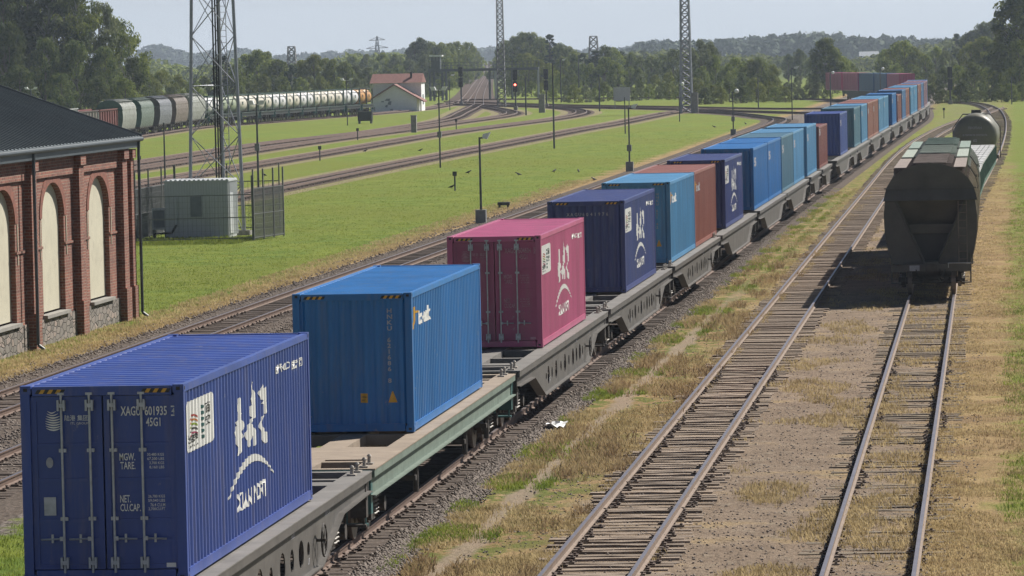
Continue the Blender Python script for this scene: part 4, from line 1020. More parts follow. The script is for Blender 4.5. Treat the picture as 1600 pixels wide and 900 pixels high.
def tank_box(tm, fm, L=6.06, H=2.6):
    r = empty('tank_container'); h = L/2; w = 1.2; f = MB(); z0 = 1.35
    for sx in (-1, 1):
        for sy in (-1, 1): f.box(*sorted((sx*w, sx*(w-.14))), *sorted((sy*h, sy*(h-.14))), z0, z0+H)
        f.box(*sorted((sx*(w-.002), sx*(w-.10))), -h+.14, h-.14, z0+H-.12, z0+H-.01); f.box(*sorted((sx*(w-.002), sx*(w-.12))), -h+.14, h-.14, z0+.01, z0+.14)
    for sy in (-1, 1):
        f.box(-w+.14, w-.14, *sorted((sy*(h-.002), sy*(h-.12))), z0+H-.12, z0+H-.01); f.box(-w+.14, w-.14, *sorted((sy*(h-.002), sy*(h-.12))), z0+.01, z0+.14)
    f.build('frame', fm, r)
    t = MB(); Rr = 1.1; secs = []
    for y, k in [(-h+.2, .1), (-h+.24, .6), (-h+.36, .9), (-h+.55, 1.), (h-.55, 1.), (h-.36, .9), (h-.24, .6), (h-.2, .1)]:
        secs.append([(Rr*k*math.cos(2*math.pi*i/20), y, z0+1.28+Rr*k*math.sin(2*math.pi*i/20)) for i in range(20)])
    t.sweep(secs); t.build('tank', tm, r, smooth=True)
    u = MB(); u.box(-.4, .4, -.5, .5, z0+2.36, z0+2.55); u.box(1.08, 1.12, -.3, .3, z0+1.2, z0+1.6)
    u.build('fittings', fm, r)
    return r
s = s_at_px(312); s_end = s_at_px(571)
n = 11; bays = (s_end-s)/n
colr = ['white', 'green', 'cream', 'cream', 'white', 'cream', 'white', 'cream', 'cream', 'white', 'orange']
tb = {k: tank_box(M['tank_'+k], M['frame_green'] if k != 'orange' else M['frame_dark']) for k in ('cream', 'white', 'green', 'orange')}
usedt = set(); tl = MB
ordn = ['first', 'second', 'third', 'fourth', 'fifth', 'sixth', 'seventh', 'eighth', 'ninth', 'tenth', 'eleventh']
wgn = flat_wagon(M['frame_dark'], M['frame_green'], Lf=11.6, belly=False, detail=False); firstw = True
for i in range(n):
    sc = s+(i+.5)*bays; k = colr[i]
    for j, q in enumerate((-1, 1)):
        if k not in usedt: r = tb[k]; usedt.add(k)
        else: r = clone(tb[k], (0, 0, 0))
        on_left(r, sc+q*bays*.246); r.scale = (1, bays*.49/6.06, 1)
        tag(r, {'cream': 'cream', 'white': 'white', 'green': 'grey green', 'orange': 'orange'}[k]+' tank container, '+('nearer' if j == 0 else 'farther')+' one on the '+ordn[i]+' tank wagon counted from the lattice mast', 'tank container', 'tank containers of the left freight train')
    r = wgn if firstw else clone(wgn, (0, 0, 0)); firstw = False
    on_left(r, sc); r.scale = (1, bays*.97/12.4, 1); tag(r, 'dark flat wagon, '+ordn[i]+' under the tank containers counted from the lattice mast', 'rail wagon', 'flat wagons of the left freight train')
# ---------------------------------------------------------------- brick building
def brick_material():
    m = bpy.data.materials.new('red_brick'); m.use_nodes = True; nt = m.node_tree; N = nt.nodes; L = nt.links; p = N['Principled BSDF']; p.inputs['Roughness'].default_value = .9
    tc = N.new('ShaderNodeTexCoord'); sx = N.new('ShaderNodeSeparateXYZ'); L.new(tc.outputs['Object'], sx.inputs[0])
    ad = N.new('ShaderNodeMath'); L.new(sx.outputs[0], ad.inputs[0]); L.new(sx.outputs[1], ad.inputs[1])
    cb = N.new('ShaderNodeCombineXYZ'); L.new(ad.outputs[0], cb.inputs[0]); L.new(sx.outputs[2], cb.inputs[1])
    b = N.new('ShaderNodeTexBrick'); L.new(cb.outputs[0], b.inputs[0]); b.inputs['Scale'].default_value = 1.0
    b.inputs['Brick Width'].default_value = .30; b.inputs['Row Height'].default_value = .10; b.inputs['Mortar Size'].default_value = .014
    b.inputs['Color1'].default_value = (.29, .098, .06, 1); b.inputs['Color2'].default_value = (.145, .045, .032, 1); b.inputs['Mortar'].default_value = (.29, .215, .165, 1)
    n = N.new('ShaderNodeTexNoise'); n.inputs['Scale'].default_value = 1.4; n.inputs['Detail'].default_value = 8; n.inputs['Roughness'].default_value = .7; L.new(tc.outputs['Object'], n.inputs[0])
    r = N.new('ShaderNodeMapRange'); L.new(n.outputs[0], r.inputs[0]); r.inputs[1].default_value = .42; r.inputs[2].default_value = .68; r.inputs[4].default_value = .8
    mx = N.new('ShaderNodeMixRGB'); L.new(r.outputs[0], mx.inputs[0]); L.new(b.outputs[0], mx.inputs[1]); mx.inputs[2].default_value = (.13, .06, .045, 1)
    n2 = N.new('ShaderNodeTexNoise'); n2.inputs['Scale'].default_value = 9; n2.inputs['Detail'].default_value = 4; L.new(tc.outputs['Object'], n2.inputs[0])
    r2 = N.new('ShaderNodeMapRange'); L.new(n2.outputs[0], r2.inputs[0]); r2.inputs[1].default_value = .55; r2.inputs[2].default_value = .72; r2.inputs[4].default_value = .6
    mx2 = N.new('ShaderNodeMixRGB'); L.new(r2.outputs[0], mx2.inputs[0]); L.new(mx.outputs[0], mx2.inputs[1]); mx2.inputs[2].default_value = (.34, .17, .12, 1)
    L.new(mx2.outputs[0], p.inputs['Base Color'])
    bp = N.new('ShaderNodeBump'); bp.inputs['Strength'].default_value = .7; bp.inputs['Distance'].default_value = .02; L.new(b.outputs['Fac'], bp.inputs['Height']); bp.invert = True; L.new(bp.outputs[0], p.inputs['Normal'])
    return m
def stone_material():
    m = bpy.data.materials.new('field_stone'); m.use_nodes = True; nt = m.node_tree; N = nt.nodes; L = nt.links; p = N['Principled BSDF']; p.inputs['Roughness'].default_value = .9
    tc = N.new('ShaderNodeTexCoord'); mp = N.new('ShaderNodeMapping'); mp.inputs['Scale'].default_value = (1.4, 1.4, 3.2); mp.inputs['Rotation'].default_value = (.3, 0, 0); L.new(tc.outputs['Object'], mp.inputs[0])
    v = N.new('ShaderNodeTexVoronoi'); v.inputs['Scale'].default_value = 1.5; L.new(mp.outputs[0], v.inputs[0])
    ve = N.new('ShaderNodeTexVoronoi'); ve.feature = 'DISTANCE_TO_EDGE'; ve.inputs['Scale'].default_value = 1.5; L.new(mp.outputs[0], ve.inputs[0])
    sp = N.new('ShaderNodeSeparateColor'); L.new(v.outputs['Color'], sp.inputs[0]); cr = N.new('ShaderNodeValToRGB'); L.new(sp.outputs[0], cr.inputs[0])
    cr.color_ramp.elements[0].color = (.13, .115, .10, 1); cr.color_ramp.elements[1].color = (.30, .235, .20, 1); e = cr.color_ramp.elements.new(.5); e.color = (.21, .185, .165, 1)
    r = N.new('ShaderNodeMapRange'); L.new(ve.outputs[0], r.inputs[0]); r.inputs[2].default_value = .08; mx = N.new('ShaderNodeMixRGB'); L.new(r.outputs[0], mx.inputs[0]); mx.inputs[1].default_value = (.10, .09, .08, 1); L.new(cr.outputs[0], mx.inputs[2])
    L.new(mx.outputs[0], p.inputs['Base Color']); bp = N.new('ShaderNodeBump'); bp.inputs['Distance'].default_value = .06; L.new(r.outputs[0], bp.inputs['Height']); L.new(bp.outputs[0], p.inputs['Normal'])
    return m
M['brick'] = brick_material(); M['field_stone'] = stone_material()
M['roof_metal'] = mat('slate_grey_roof_sheet', (.085, .105, .115), rough=.5, var=.14, scale=.8, dirt=((.10, .11, .11), 1.5, .55, .4))
M['trim_dark'] = mat('dark_slate_trim', (.05, .062, .07), rough=.5, var=.15); M['cream'] = mat('cream_boarding', (.50, .47, .36), rough=.8, var=.08, scale=1.5, dirt=((.36, .33, .25), 2, .55, .5))
M['concrete'] = mat('weathered_concrete', (.25, .24, .22), rough=.9, var=.2)
BX, BY0, BY1, EZ = -18.6, 118., 165.25, 6.2
bl = empty('brick_shed', (BX-4, BY1-10, 0), 0, 'long red brick railway shed with arched boarded windows and dark sheet metal roof', 'building')
ox, oy = BX-4, BY1-10
def at_b(mb): 
    mb.v = [(x-ox, y-oy, z) for x, y, z in mb.v]; return mb
RX = BX-7.
cent = [136.4, 144.2, 151.95, 159.8]; hwid = 1.80; zs0, zsp = .72, 3.95
def arch(c, hw, z0, zs, rise, n=14, grow=0):
    pts = [(c-hw-grow, z0), (c+hw+grow, z0)]
    for i in range(n+1):
        a = math.pi*i/n; pts.append((c+(hw+grow)*math.cos(a), zs+(rise+grow)*math.sin(a)))
    return pts
wb = MB(); fn = lambda u, v, t: (BX+t, u, v)
wb.plate([(BY0, .62), (BY1, .62), (BY1, EZ), (BY0, EZ)], [arch(c, hwid, zs0, zsp, 1.15)[::-1] for c in cent], fn, -.5, 0)
at_b(wb).build('front_wall', M['brick'], bl)
wb = MB(); wb.box(BX-13.49, BX-.51, BY0, BY0+.5, -.3, EZ); wb.hexa([(BX-13.9, BY0+.05, EZ), (BX-.2, BY0+.05, EZ), (BX-.2, BY0+.45, EZ), (BX-13.9, BY0+.45, EZ), (RX-.05, BY0+.05, EZ+2.35), (RX+.05, BY0+.05, EZ+2.35), (RX+.05, BY0+.45, EZ+2.35), (RX-.05, BY0+.45, EZ+2.35)])
at_b(wb).build('gable_wall', M['brick'], bl)
wb = MB(); wb.box(BX-14, BX-.51, BY1-.5, BY1-.003, -.3, EZ); wb.box(BX-14, BX-13.5, BY0, BY1-.51, -.3, EZ)
wb.hexa([(BX-13.9, BY1-.45, EZ), (BX-.2, BY1-.45, EZ), (BX-.2, BY1-.05, EZ), (BX-13.9, BY1-.05, EZ), (RX-.05, BY1-.45, EZ+2.35), (RX+.05, BY1-.45, EZ+2.35), (RX+.05, BY1-.05, EZ+2.35), (RX-.05, BY1-.05, EZ+2.35)])
at_b(wb).build('gable_wall', M['brick'], bl)
pb = MB(); pb.box(BX-.48, BX+.06, BY0, BY1+.03, -.3, .618); at_b(pb).build('stone_plinth', M['field_stone'], bl)
for c in [140.1, 147.9, 155.7, 163.5, 164.95]:
    q = MB(); w_ = .42 if c < 164 else .29; q.box(BX+.001, BX+.26, c-w_, c+w_, .3, EZ-.3); q.box(BX+.001, BX+.32, c-w_-.04, c+w_+.04, -.3, .95); q.box(BX+.001, BX+.34, c-w_-.03, c+w_+.03, EZ-.62, EZ-.3)
    at_b(q).build('pilaster', M['brick'], bl)
q = MB(); q.box(BX+.002, BX+.10, BY0, BY1-.02, EZ-.9, EZ-.02)
for c0, c1 in zip([BY0]+[c+hwid+.02 for c in cent], [c-hwid-.02 for c in cent]+[BY1]):
    q.box(BX+.002, BX+.05, c0, c1, 2.95, 3.03)
at_b(q).build('brick_cornice', M['brick'], bl)
M['brick_arch'] = mat('arch_brick', (.22, .078, .05), rough=.9, var=.35, scale=8, dirt=((.12, .05, .035), 9, .48, .8))
for c in cent:
    fr = MB(); o = arch(c, hwid, zsp-.3, zsp, 1.15, grow=.36)[2:]; inn = arch(c, hwid, zsp-.3, zsp, 1.15)[2:]
    fr.plate(o+inn[::-1], [], lambda u, v, t: (BX+t, u, v), .002, .03)
    wi = at_b(fr).build('window_arch', M['brick_arch'], bl)
    b = MB(); b.plate(arch(c, hwid-.002, zs0+.08, zsp, 1.148), [], lambda u, v, t: (BX+t, u, v), -.22, -.18); wo = at_b(b).build('boarded_window', M['cream'], bl)
    b = MB(); b.box(BX-.17, BX+.16, c-hwid-.12, c+hwid+.12, .63, .74); at_b(b).build('window_sill', M['concrete'], wo)
# the roof: two slopes with standing seams
rf = MB(); ov = .42; ry0, ry1 = BY0-.5, BY1+.6; zr = EZ+.15; rise = 2.72; ex = BX+ov
def roof_pt(t, y, dz=0): return (ex+(RX-ex)*t, y, zr+rise*t+dz)
for sgn in (0, 1):
    def rp(t, y, dz): 
        x, yy, z = roof_pt(t, y, dz); return (x if sgn == 0 else 2*RX-x, yy, z)
    rf.hexa([rp(0, ry0, -.06), rp(0, ry1, -.06), rp(1, ry1, -.06), rp(1, ry0, -.06), rp(0, ry0, 0), rp(0, ry1, 0), rp(1, ry1, 0), rp(1, ry0, 0)])
n = int((ry1-ry0)/.55)
for k in range(n+1):
    y = ry0+.02+k*.55; rf.hexa([roof_pt(0, y, .001), roof_pt(0, y+.04, .001), roof_pt(1, y+.04, .001), roof_pt(1, y, .001), roof_pt(0, y, .045), roof_pt(0, y+.04, .045), roof_pt(1, y+.04, .045), roof_pt(1, y, .045)])
rfo = at_b(rf).build('roof', M['roof_metal'], bl)
tr = MB(); tr.hexa([roof_pt(-.005, ry1, -.12), roof_pt(-.005, ry1+.06, -.12), roof_pt(1, ry1+.06, -.12), roof_pt(1, ry1, -.12), roof_pt(-.005, ry1, .08), roof_pt(-.005, ry1+.06, .08), roof_pt(1, ry1+.06, .08), roof_pt(1, ry1, .08)])
tr.box(BX+.05, ex-.02, ry0, ry1-.02, zr-.40, zr-.08); at_b(tr).build('fascia', M['trim_dark'], bl)
gt = MB(); gt.tube((ex+.03, ry0, zr-.10), (ex+.03, ry1, zr-.10), .085, None, 10); at_b(gt).build('gutter', M['trim_dark'], bl)
for c in (147.2, 165.35):
    dp = MB(); dp.tube((ex+.02, c, zr-.12), (BX+.42, c, zr-.6), .055, None, 8); dp.tube((BX+.42, c, zr-.6), (BX+.42, c, -.05), .055, None, 8); dp.tube((BX+.42, c, -.05), (BX+.62, c, -.2), .055, None, 8)
    at_b(dp).build('downpipe', M['trim_dark'], bl)
for c in cent:
    for s in (-1, 1): ti = MB(); ti.box(BX+.003, BX+.03, c+s*(hwid+.32)-.03, c+s*(hwid+.32)+.03, 2.6, 3.9); at_b(ti).build('iron_tie', M['cream'], bl)

# ---------------------------------------------------------------- equipment shelter, cooler, fence
M['panel_grey'] = mat('pale_grey_shelter_panel', (.46, .48, .50), rough=.5, var=.08, scale=2, dirt=((.34, .35, .35), 2, .58, .4)); M['panel_dark'] = mat('dark_vent_grey', (.16, .18, .21), rough=.5)
M['fence_steel'] = mat('dull_fence_steel', (.12, .125, .13), rough=.6, var=.2)
SX0, SX1, SY0, SY1 = -30.45, -27.12, 236.6, 239.2
sh = empty('equipment_shelter', ((SX0+SX1)/2, (SY0+SY1)/2, 0), 0, 'white corrugated equipment cabin with a small dark vent at the foot of the lattice mast', 'cabin')
ox, oy = (SX0+SX1)/2, (SY0+SY1)/2
b = MB(); b.box(SX0, SX1, SY0, SY1, -.25, 2.70); at_b(b).build('body', M['panel_grey'], sh)
b = MB()
for k in range(24): x = SX0+.07+k*.144; b.box(x, x+.05, SY0-.025, SY0-.001, -.1, 2.65)
for k in range(20): y = SY0+.07+k*.144; b.box(SX1+.001, SX1+.025, y, y+.05, -.1, 2.65)
at_b(b).build('wall_ribs', M['panel_grey'], sh)
b = MB(); b.box(SX0-.06, SX1+.06, SY0-.06, SY1+.06, 2.702, 2.78)
for k in range(14): x = SX0+.05+k*.245; b.box(x, x+.12, SY0-.06, SY1+.06, 2.781, 2.83)
at_b(b).build('roof', M['panel_grey'], sh)
b = MB(); b.box(-29.1, -28.5, SY0-.06, SY0-.03, .9, 1.95); v = at_b(b).build('vent', M['panel_dark'], sh)
b = MB(); b.box(-29.14, -28.46, SY0-.05, SY0-.028, .86, 1.99); at_b(b).build('vent_frame', M['panel_grey'], sh)
b = MB(); b.box(-28.42, -28.32, SY0-.06, SY0-.03, 0, 2.6); at_b(b).build('corner_strip', M['panel_grey'], sh)
b = MB(); b.box(SX1+.03, SX1+.06, SY0+.3, SY0+1.2, 0, 2.1); at_b(b).build('door', M['panel_grey'], sh)
b = MB(); b.tube((-29.85, SY0-.1, .5), (-29.85, SY0-.1, 1.9), .05, None, 8); at_b(b).build('pipe', M['panel_grey'], sh)
b = MB(); b.tube((-29.85, SY0-.1, .5), (-30.1, SY0-.1, .1), .05, None, 8); b.tube((-30.1, SY0-.1, .1), (-31, SY0-.1, .05), .05, None, 8); at_b(b).build('conduit', M['black'], sh)
ac = empty('cooling_unit', (-30.85, 237.3, 0), 0, 'grey cooling box standing left of the white equipment cabin', 'cooling unit')
b = MB(); b.box(-.38, .38, -.3, .3, .25, 1.35); b.build('casing', M['panel_grey'], ac)
b = MB(); b.box(.381, .40, -.25, .25, .35, 1.25); b.box(-.3, .3, -.32, -.301, .35, 1.25); b.build('grille', M['panel_dark'], ac)
b = MB(); b.box(-.35, -.28, -.28, .28, -.25, .249); b.box(.28, .35, -.28, .28, -.25, .249); b.build('feet', M['fence_steel'], ac)
def fence(p0, p1, label, n, top=2.6, dense=.14):
    p0 = np.array(p0); p1 = np.array(p1); Lg = np.linalg.norm(p1-p0); r = empty('mesh_fence', (*((p0+p1)/2), -.2), math.atan2(p1[1]-p0[1], p1[0]-p0[0]), label, 'fence', 'fence round the lattice mast')
    for k in range(n+1):
        x = -Lg/2+Lg*k/n; b = MB(); b.box(x-.035, x+.035, -.035, .035, 0, top+1.0); b.build('fence_post', M['fence_steel'], r)
    b = MB()
    for z in (.1, top*.5, top): b.box(-Lg/2, Lg/2, -.012, .012, z, z+.05)
    k = int(Lg/dense)
    for i in range(k): x = -Lg/2+Lg*(i+.5)/k; b.tube((x, .0, .05), (x, .0, top), .008, None, 3, False)
    for i in range(8): z = .2+i*.3; b.box(-Lg/2, Lg/2, -.005, .005, z, z+.008)
    b.build('wire_panel', M['fence_steel'], r)
    return r
fence((-31.65, 231.0), (-31.65, 246), 'left side of the mesh fence, beside the brick shed corner', 4, dense=.05)
fence((-31.6, 231.0), (-25.2, 232.6), 'front of the mesh fence, before the white equipment cabin', 1, top=2.3, dense=.22)
fence((-25.15, 232.7), (-24.35, 237.4), 'right side of the mesh fence with tall posts, right of the cabin', 3, dense=.05)
fence((-31.6, 246), (-26, 246.5), 'rear of the mesh fence behind the cabin', 2, dense=.22)

# ---------------------------------------------------------------- lattice masts
M['mast_grey'] = mat('galvanised_mast_steel', (.30, .31, .35), rough=.45, metal=.5, var=.2, scale=3); M['mast_dark'] = mat('dark_mast_steel', (.09, .10, .11), rough=.5, var=.2)
def lattice(cx, cy, w0, w1, H, panels, m, label, tri=False, rl=.07, rb=.035, name='lattice_mast', z0=-.25, cables=False, rot=0, group=None):
    r = empty(name, (cx, cy, 0), 0, label, 'mast', group)
    n = 3 if tri else 4
    def corner(k, t):
        w_ = w0+(w1-w0)*t; a = rot+(rad(-150+120*k) if tri else rad(45+90*k)); R_ = w_*(.577 if tri else .7071); return (R_*math.cos(a), R_*math.sin(a), z0+(H-z0)*t)
    for k in range(n): b = MB(); b.tube(corner(k, 0), corner(k, 1), rl, rl*.8, 8); b.build('mast_leg', m, r)
    b = MB()
    for i in range(panels):
        t0, t1 = i/panels, (i+1)/panels
        for k in range(n):
            j = (k+1) % n
            b.tube(corner(k, t0), corner(j, t1), rb, None, 4, False); b.tube(corner(j, t0), corner(k, t1), rb, None, 4, False)
            if i % 2 == 0 or not tri: b.tube(corner(k, t1), corner(j, t1), rb, None, 4, False)
    b.build('cross_bracing', m, r)
    if cables:
        b = MB()
        for x in (-.12, 0.02, .14): b.tube((x, .1, z0), (x-.05, .1, H), .045, None, 6)
        b.build('cable_run', M['black'], r)
        b = MB()
        for x in (.3, .62): b.tube((x, .05, z0), (x-.12, .05, H), .022, None, 5)
        for i in range(int(H/.32)): z = i*.32; b.tube((.3-.12*z/H, .05, z), (.62-.12*z/H, .05, z), .012, None, 4, False)
        b.build('ladder', M['mast_grey'], r)
        for k in range(n):
            b = MB(); x, y, z = corner(k, 0); b.box(x-.35, x+.35, y-.35, y+.35, -.3, .0); b.build('footing', M['concrete'], r)
    return r
lattice(-28.45, 241.6, 2.9, 1.05, 34, 13, M['mast_grey'], 'big galvanised three legged lattice mast rising over the white equipment cabin', True, .095, .028, cables=True, rot=0)
def mast_at(px0, py0, px1, pytop, wpx, label, m, panels, rl, rb, zc=-.25):
    p = G(px0, py0, zc); w_ = wpx*p[1]/FPX; lattice(p[0], p[1], w_*1.25, w_*.8, 9.18+(hor(px0)-pytop)*p[1]/FPX, panels, m, label, False, rl, rb)
mast_at(784, 168, 784, -45, 10, 'slim dark lattice mast standing by the railway junction in the middle distance', M['mast_dark'], 24, .07, .045)
mast_at(1073, 177, 1073, -45, 14, 'thicker grey lattice mast in front of the tall willow', M['mast_grey'], 20, .15, .07)
def far_mast(px, ytop, Y, w_, label, n=7, arms=False):
    x = AT(px, 100, Y)[0]; r = lattice(x, Y, w_, w_*.6 if not arms else .5, 9.18+(hor(px)-ytop)*Y/FPX, n, M['mast_dark'], label, False, .16, .11)
    if arms:
        H = 9.18+(hor(px)-ytop)*Y/FPX; b = MB()
        for z, l in ((H-2, 4), (H-6, 5.5), (H-10, 4.5)): b.tube((-l, 0, z), (l, 0, z+.3), .18, None, 4); b.tube((-l, 0, z), (0, 0, z+1.6), .12, None, 4); b.tube((l, 0, z+.3), (0, 0, z+1.6), .12, None, 4)
        b.build('cross_arms', M['mast_dark'], r)
far_mast(928, 57, 1250, 3.2, 'distant dark lattice tower poking over the trees right of the middle')
far_mast(456, 73, 1250, 3.0, 'distant dark lattice tower among the trees left of the white hut')
far_mast(590, 57, 2300, 4.5, 'far away electricity pylon with cross arms on the wooded skyline', 6, True)

# ---------------------------------------------------------------- lamp posts, signals, posts
M['pole'] = mat('dark_grey_pole_paint', (.055, .06, .07), rough=.5, var=.2); M['pole_grey'] = mat('grey_pole', (.2, .205, .21), rough=.6, var=.2)
M['lamp_white'] = mat('white_lamp_housing', (.75, .75, .75), rough=.4, var=.05)
def lamp_post(px, py, ytop, label, kind='arm', box=None, thick=.07, base=True):
    p = G(px, py, -.25); H = 9.18+(hor(px)-ytop)*p[1]/FPX
    r = empty('lamp_post', (p[0], p[1], 0), 0, label, 'lamp post', 'yard lamp posts')
    b = MB(); b.tube((0, 0, -.25), (0, 0, H-.15), thick, thick*.75, 8); b.build('pole', M['pole'], r)
    k = p[1]/240
    if base: b = MB(); b.box(-.28, .28, -.28, .28, -.3, .5); b.build('base_box', M['pole_grey'], r)
    if box: b = MB(); b.box(-.17, .17, -.2, .1, box, box+.5); b.build('switch_box', M['pole_grey'], r)
    s = min(1.6, max(1, k*.8))
    if kind == 'arm':
        b = MB(); b.tube((-.02, 0, H-.2), (.34*s, 0, H-.17), .05, None, 6); b.build('arm', M['pole'], r)
        b = MB(); b.hexa([(.18*s, -.22, H-.20), (.42*s, -.22, H-.26), (.42*s, .2, H-.26), (.18*s, .2, H-.2), (.2*s, -.2, H+.02), (.62*s, -.2, H+.12), (.62*s, .2, H+.12), (.2*s, .2, H+.02)]); b.build('lamp_head', M['lamp_white'], r)
    elif kind == 'twin':
        for q in (-1, 1):
            b = MB(); b.tube((0, 0, H-.2), (q*.4*s, 0, H-.15), .04, None, 6); b.hexa([(q*.3*s-.18, -.2, H-.2), (q*.3*s+.18, -.2, H-.2), (q*.3*s+.18, .2, H-.2), (q*.3*s-.18, .2, H-.2), (q*.42*s-.2, -.2, H+.1), (q*.42*s+.2, -.2, H+.1), (q*.42*s+.2, .2, H+.1), (q*.42*s-.2, .2, H+.1)]); b.build('lamp_head', M['lamp_white'], r)
    elif kind == 'globe':
        b = MB(); b.tube((-.1, 0, H-.1), (.35, 0, H-.05), .05, None, 6); b.build('arm', M['pole'], r)
        b = MB(); b.sweep([[(.42+.24*math.sin(a)*math.cos(t), .24*math.sin(a)*math.sin(t), H+.02-.24*math.cos(a)) for t in [2*math.pi*i/10 for i in range(10)]] for a in (.3, .8, 1.3, 1.8, 2.3, 2.8)]); b.build('lamp_head', M['lamp_white'], r, smooth=True)
    return r
lamp_post(752, 349, 211, 'lamp post with white floodlight just left of the pinkish maroon container', 'arm')
lamp_post(984, 268, 165, 'lamp post with white floodlight and switch box, left of the brown container roof', 'arm', box=1.3)
lamp_post(688, 262, 138, 'twin headed lamp post on the green field right of the white hut', 'twin', box=2.2, base=False)
lamp_post(1146, 213, 143, 'lamp post with round white lamp near the end to end blue containers', 'globe', box=1.3)
lamp_post(404, 300, 160, 'lamp post standing right of the big galvanised mast', 'twin', box=2.6, base=False, thick=.08)
lamp_post(258, 282, 190, 'thin dark post between the shed corner and the big mast', 'none', base=False)
lamp_post(866, 232, 96, 'tall thin pole standing on the green field right of the middle', 'none', base=False, thick=.09)
lamp_post(977, 209, 150, 'thin pole beside the grey board on the field', 'none', base=False)
lamp_post(1062, 190, 132, 'short lamp post just left of the thicker lattice mast', 'globe', base=False)
lamp_post(1238, 188, 105, 'lamp post left of the tall dark conifer like tree', 'arm', base=False)
lamp_post(1298, 165, 114, 'lamp post at the left end of the far maroon tail container', 'globe', base=False, thick=.12)
lamp_post(543, 196, 124, 'twin lamp post in front of the white tank containers', 'twin', base=False)
lamp_post(703, 172, 117, 'lamp post between the white hut and the railway junction', 'arm', base=False)
lamp_post(905, 160, 91, 'dark lamp post before the trees right of the signals', 'arm', base=False, thick=.14)
lamp_post(877, 160, 93, 'lamp post close right of the rightmost signal', 'arm', base=False, thick=.12)
lamp_post(937, 174, 115, 'short dark post before the trees left of the grey board', 'none', base=False, thick=.12)
lamp_post(1185, 168, 118, 'grey lamp post in front of the big dark bush', 'none', base=False, thick=.1)
lamp_post(1581, 163, 118, 'thin post at the right edge in front of the trees', 'none', base=False, thick=.08)
lamp_post(1376, 165, 108, 'thin lamp post rising behind the far slate blue containers', 'globe', base=False, thick=.1)
lamp_post(822, 180, 120, 'low dark signal post on the grass right of the red light', 'none', base=False, thick=.12)
lamp_post(50, 208, 138, 'twin white headed lamp post above the shed roof', 'twin', base=False, thick=.1)
em = bpy.data.materials.new('red_signal_light'); em.use_nodes = True; em.node_tree.nodes['Principled BSDF'].inputs['Emission Color'].default_value = (1, .12, .08, 1); em.node_tree.nodes['Principled BSDF'].inputs['Emission Strength'].default_value = 6
def signal(px, py, ytop, label, lit=False):
    p = G(px, py, -.25); H = 9.18+(hor(px)-ytop)*p[1]/FPX; r = empty('railway_signal', (p[0], p[1], 0), 0, label, 'signal', 'colour light signals at the junction')
    b = MB(); b.tube((0, 0, -.25), (0, 0, H), .13, None, 8); b.build('signal_post', M['pole'], r)
    for k, z in enumerate((H-.9, H-2.75)):
        b = MB(); b.box(-.36, .36, -.35, -.14, z-.75, z+.85); b.build('signal_head', M['black'], r)
        hd = [c for c in r.children][-1]
        for q in range(2):
            h = MB(); zz = z-.4+q*.75; h.tube((0, -.36, zz), (0, -.6, zz), .2, None, 10, False); h.build('hood', M['black'], hd)
        if lit and k == 1: h = MB(); h.tube((0, -.352, z+.35), (0, -.40, z+.35), .17, None, 12); h.build('lit_lamp', em, hd)
    b = MB(); b.box(-.3, .3, -.3, .3, -.3, .4); b.build('footing', M['concrete'], r)
signal(721, 165, 105, 'leftmost colour light signal, by the watch cabin on the footbridge')
signal(806, 172, 109, 'colour light signal showing a bright red lamp', True)
signal(854, 168, 108, 'rightmost colour light signal, unlit, before the trees')
signal(1485, 163, 104, 'signal post among the bushes behind the olive tank wagon')
for px, py, hh, ww, lab in ((647, 207, 1.7, .32, 'short concrete post at the right corner of the white hut'), (847, 176, 2.4, .45, 'stout grey post on the grass right of the red signal'), (1086, 177, 2.6, .45, 'grey relay cabinet at the foot of the thicker lattice mast'),):
    p = G(px, py, -.25); r = empty('concrete_post', (p[0], p[1], 0), 0, lab, 'post'); b = MB(); b.box(-ww, ww, -.3, .3, -.3, hh); b.build('shaft', M['concrete'], r); b = MB(); b.box(-ww-.04, ww+.04, -.34, .34, hh+.001, hh+.08); b.build('cap', M['pole_grey'], r)
p = G(571, 193, -.25); b = MB(); r = empty('relay_box', (p[0], p[1], 0), 0, 'black relay box left of the white hut', 'relay box'); b.box(-.95, .95, -.6, .6, .1, 1.15+.2); b.build('box', M['black'], r); b = MB(); b.box(-.9, -.7, -.5, .5, -.3, .099); b.box(.7, .9, -.5, .5, -.3, .099); b.build('feet', M['black'], r); b = MB(); b.box(-1.0, 1.0, -.65, .65, 1.351, 1.4); b.build('lid', M['pole'], r)
p = G(972, 170, -.25); r = empty('grey_board', (p[0], p[1], 0), 0, 'blank grey board on posts left of the thicker lattice mast', 'board'); b = MB(); b.box(-1.3, 1.3, -.05, .05, 1.0, 3.1); b.build('panel', M['panel_grey'], r)
for s in (-1, 1): b = MB(); b.box(s*1.1-.06, s*1.1+.06, .051, .15, -.3, 3.0); b.build('leg', M['pole_grey'], r)
for i, (px, py, lab) in enumerate(((500, 251, 'small black marker post on the field below the tank train'), (218, 268, 'short stake between the field tracks near the shed'), (711, 298, 'low track marker left of the tall pole'), (559, 219, 'thin stake before the white hut'), (713, 203, 'small stake between hooking tracks'), (1275, 203, 'small stake near the far bend'), (1475, 185, 'dark stake on the grass right of the long train'))):
    p = G(px, py, -.25); r = empty('marker_post', (p[0], p[1], 0), 0, lab, 'marker post'); b = MB(); b.box(-.05, .05, -.05, .05, -.25, .75); b.build('stake', M['pole'], r); b = MB(); b.box(-.14, .14, -.07, .07, .751, 1.05); b.build('head', M['black'], r)
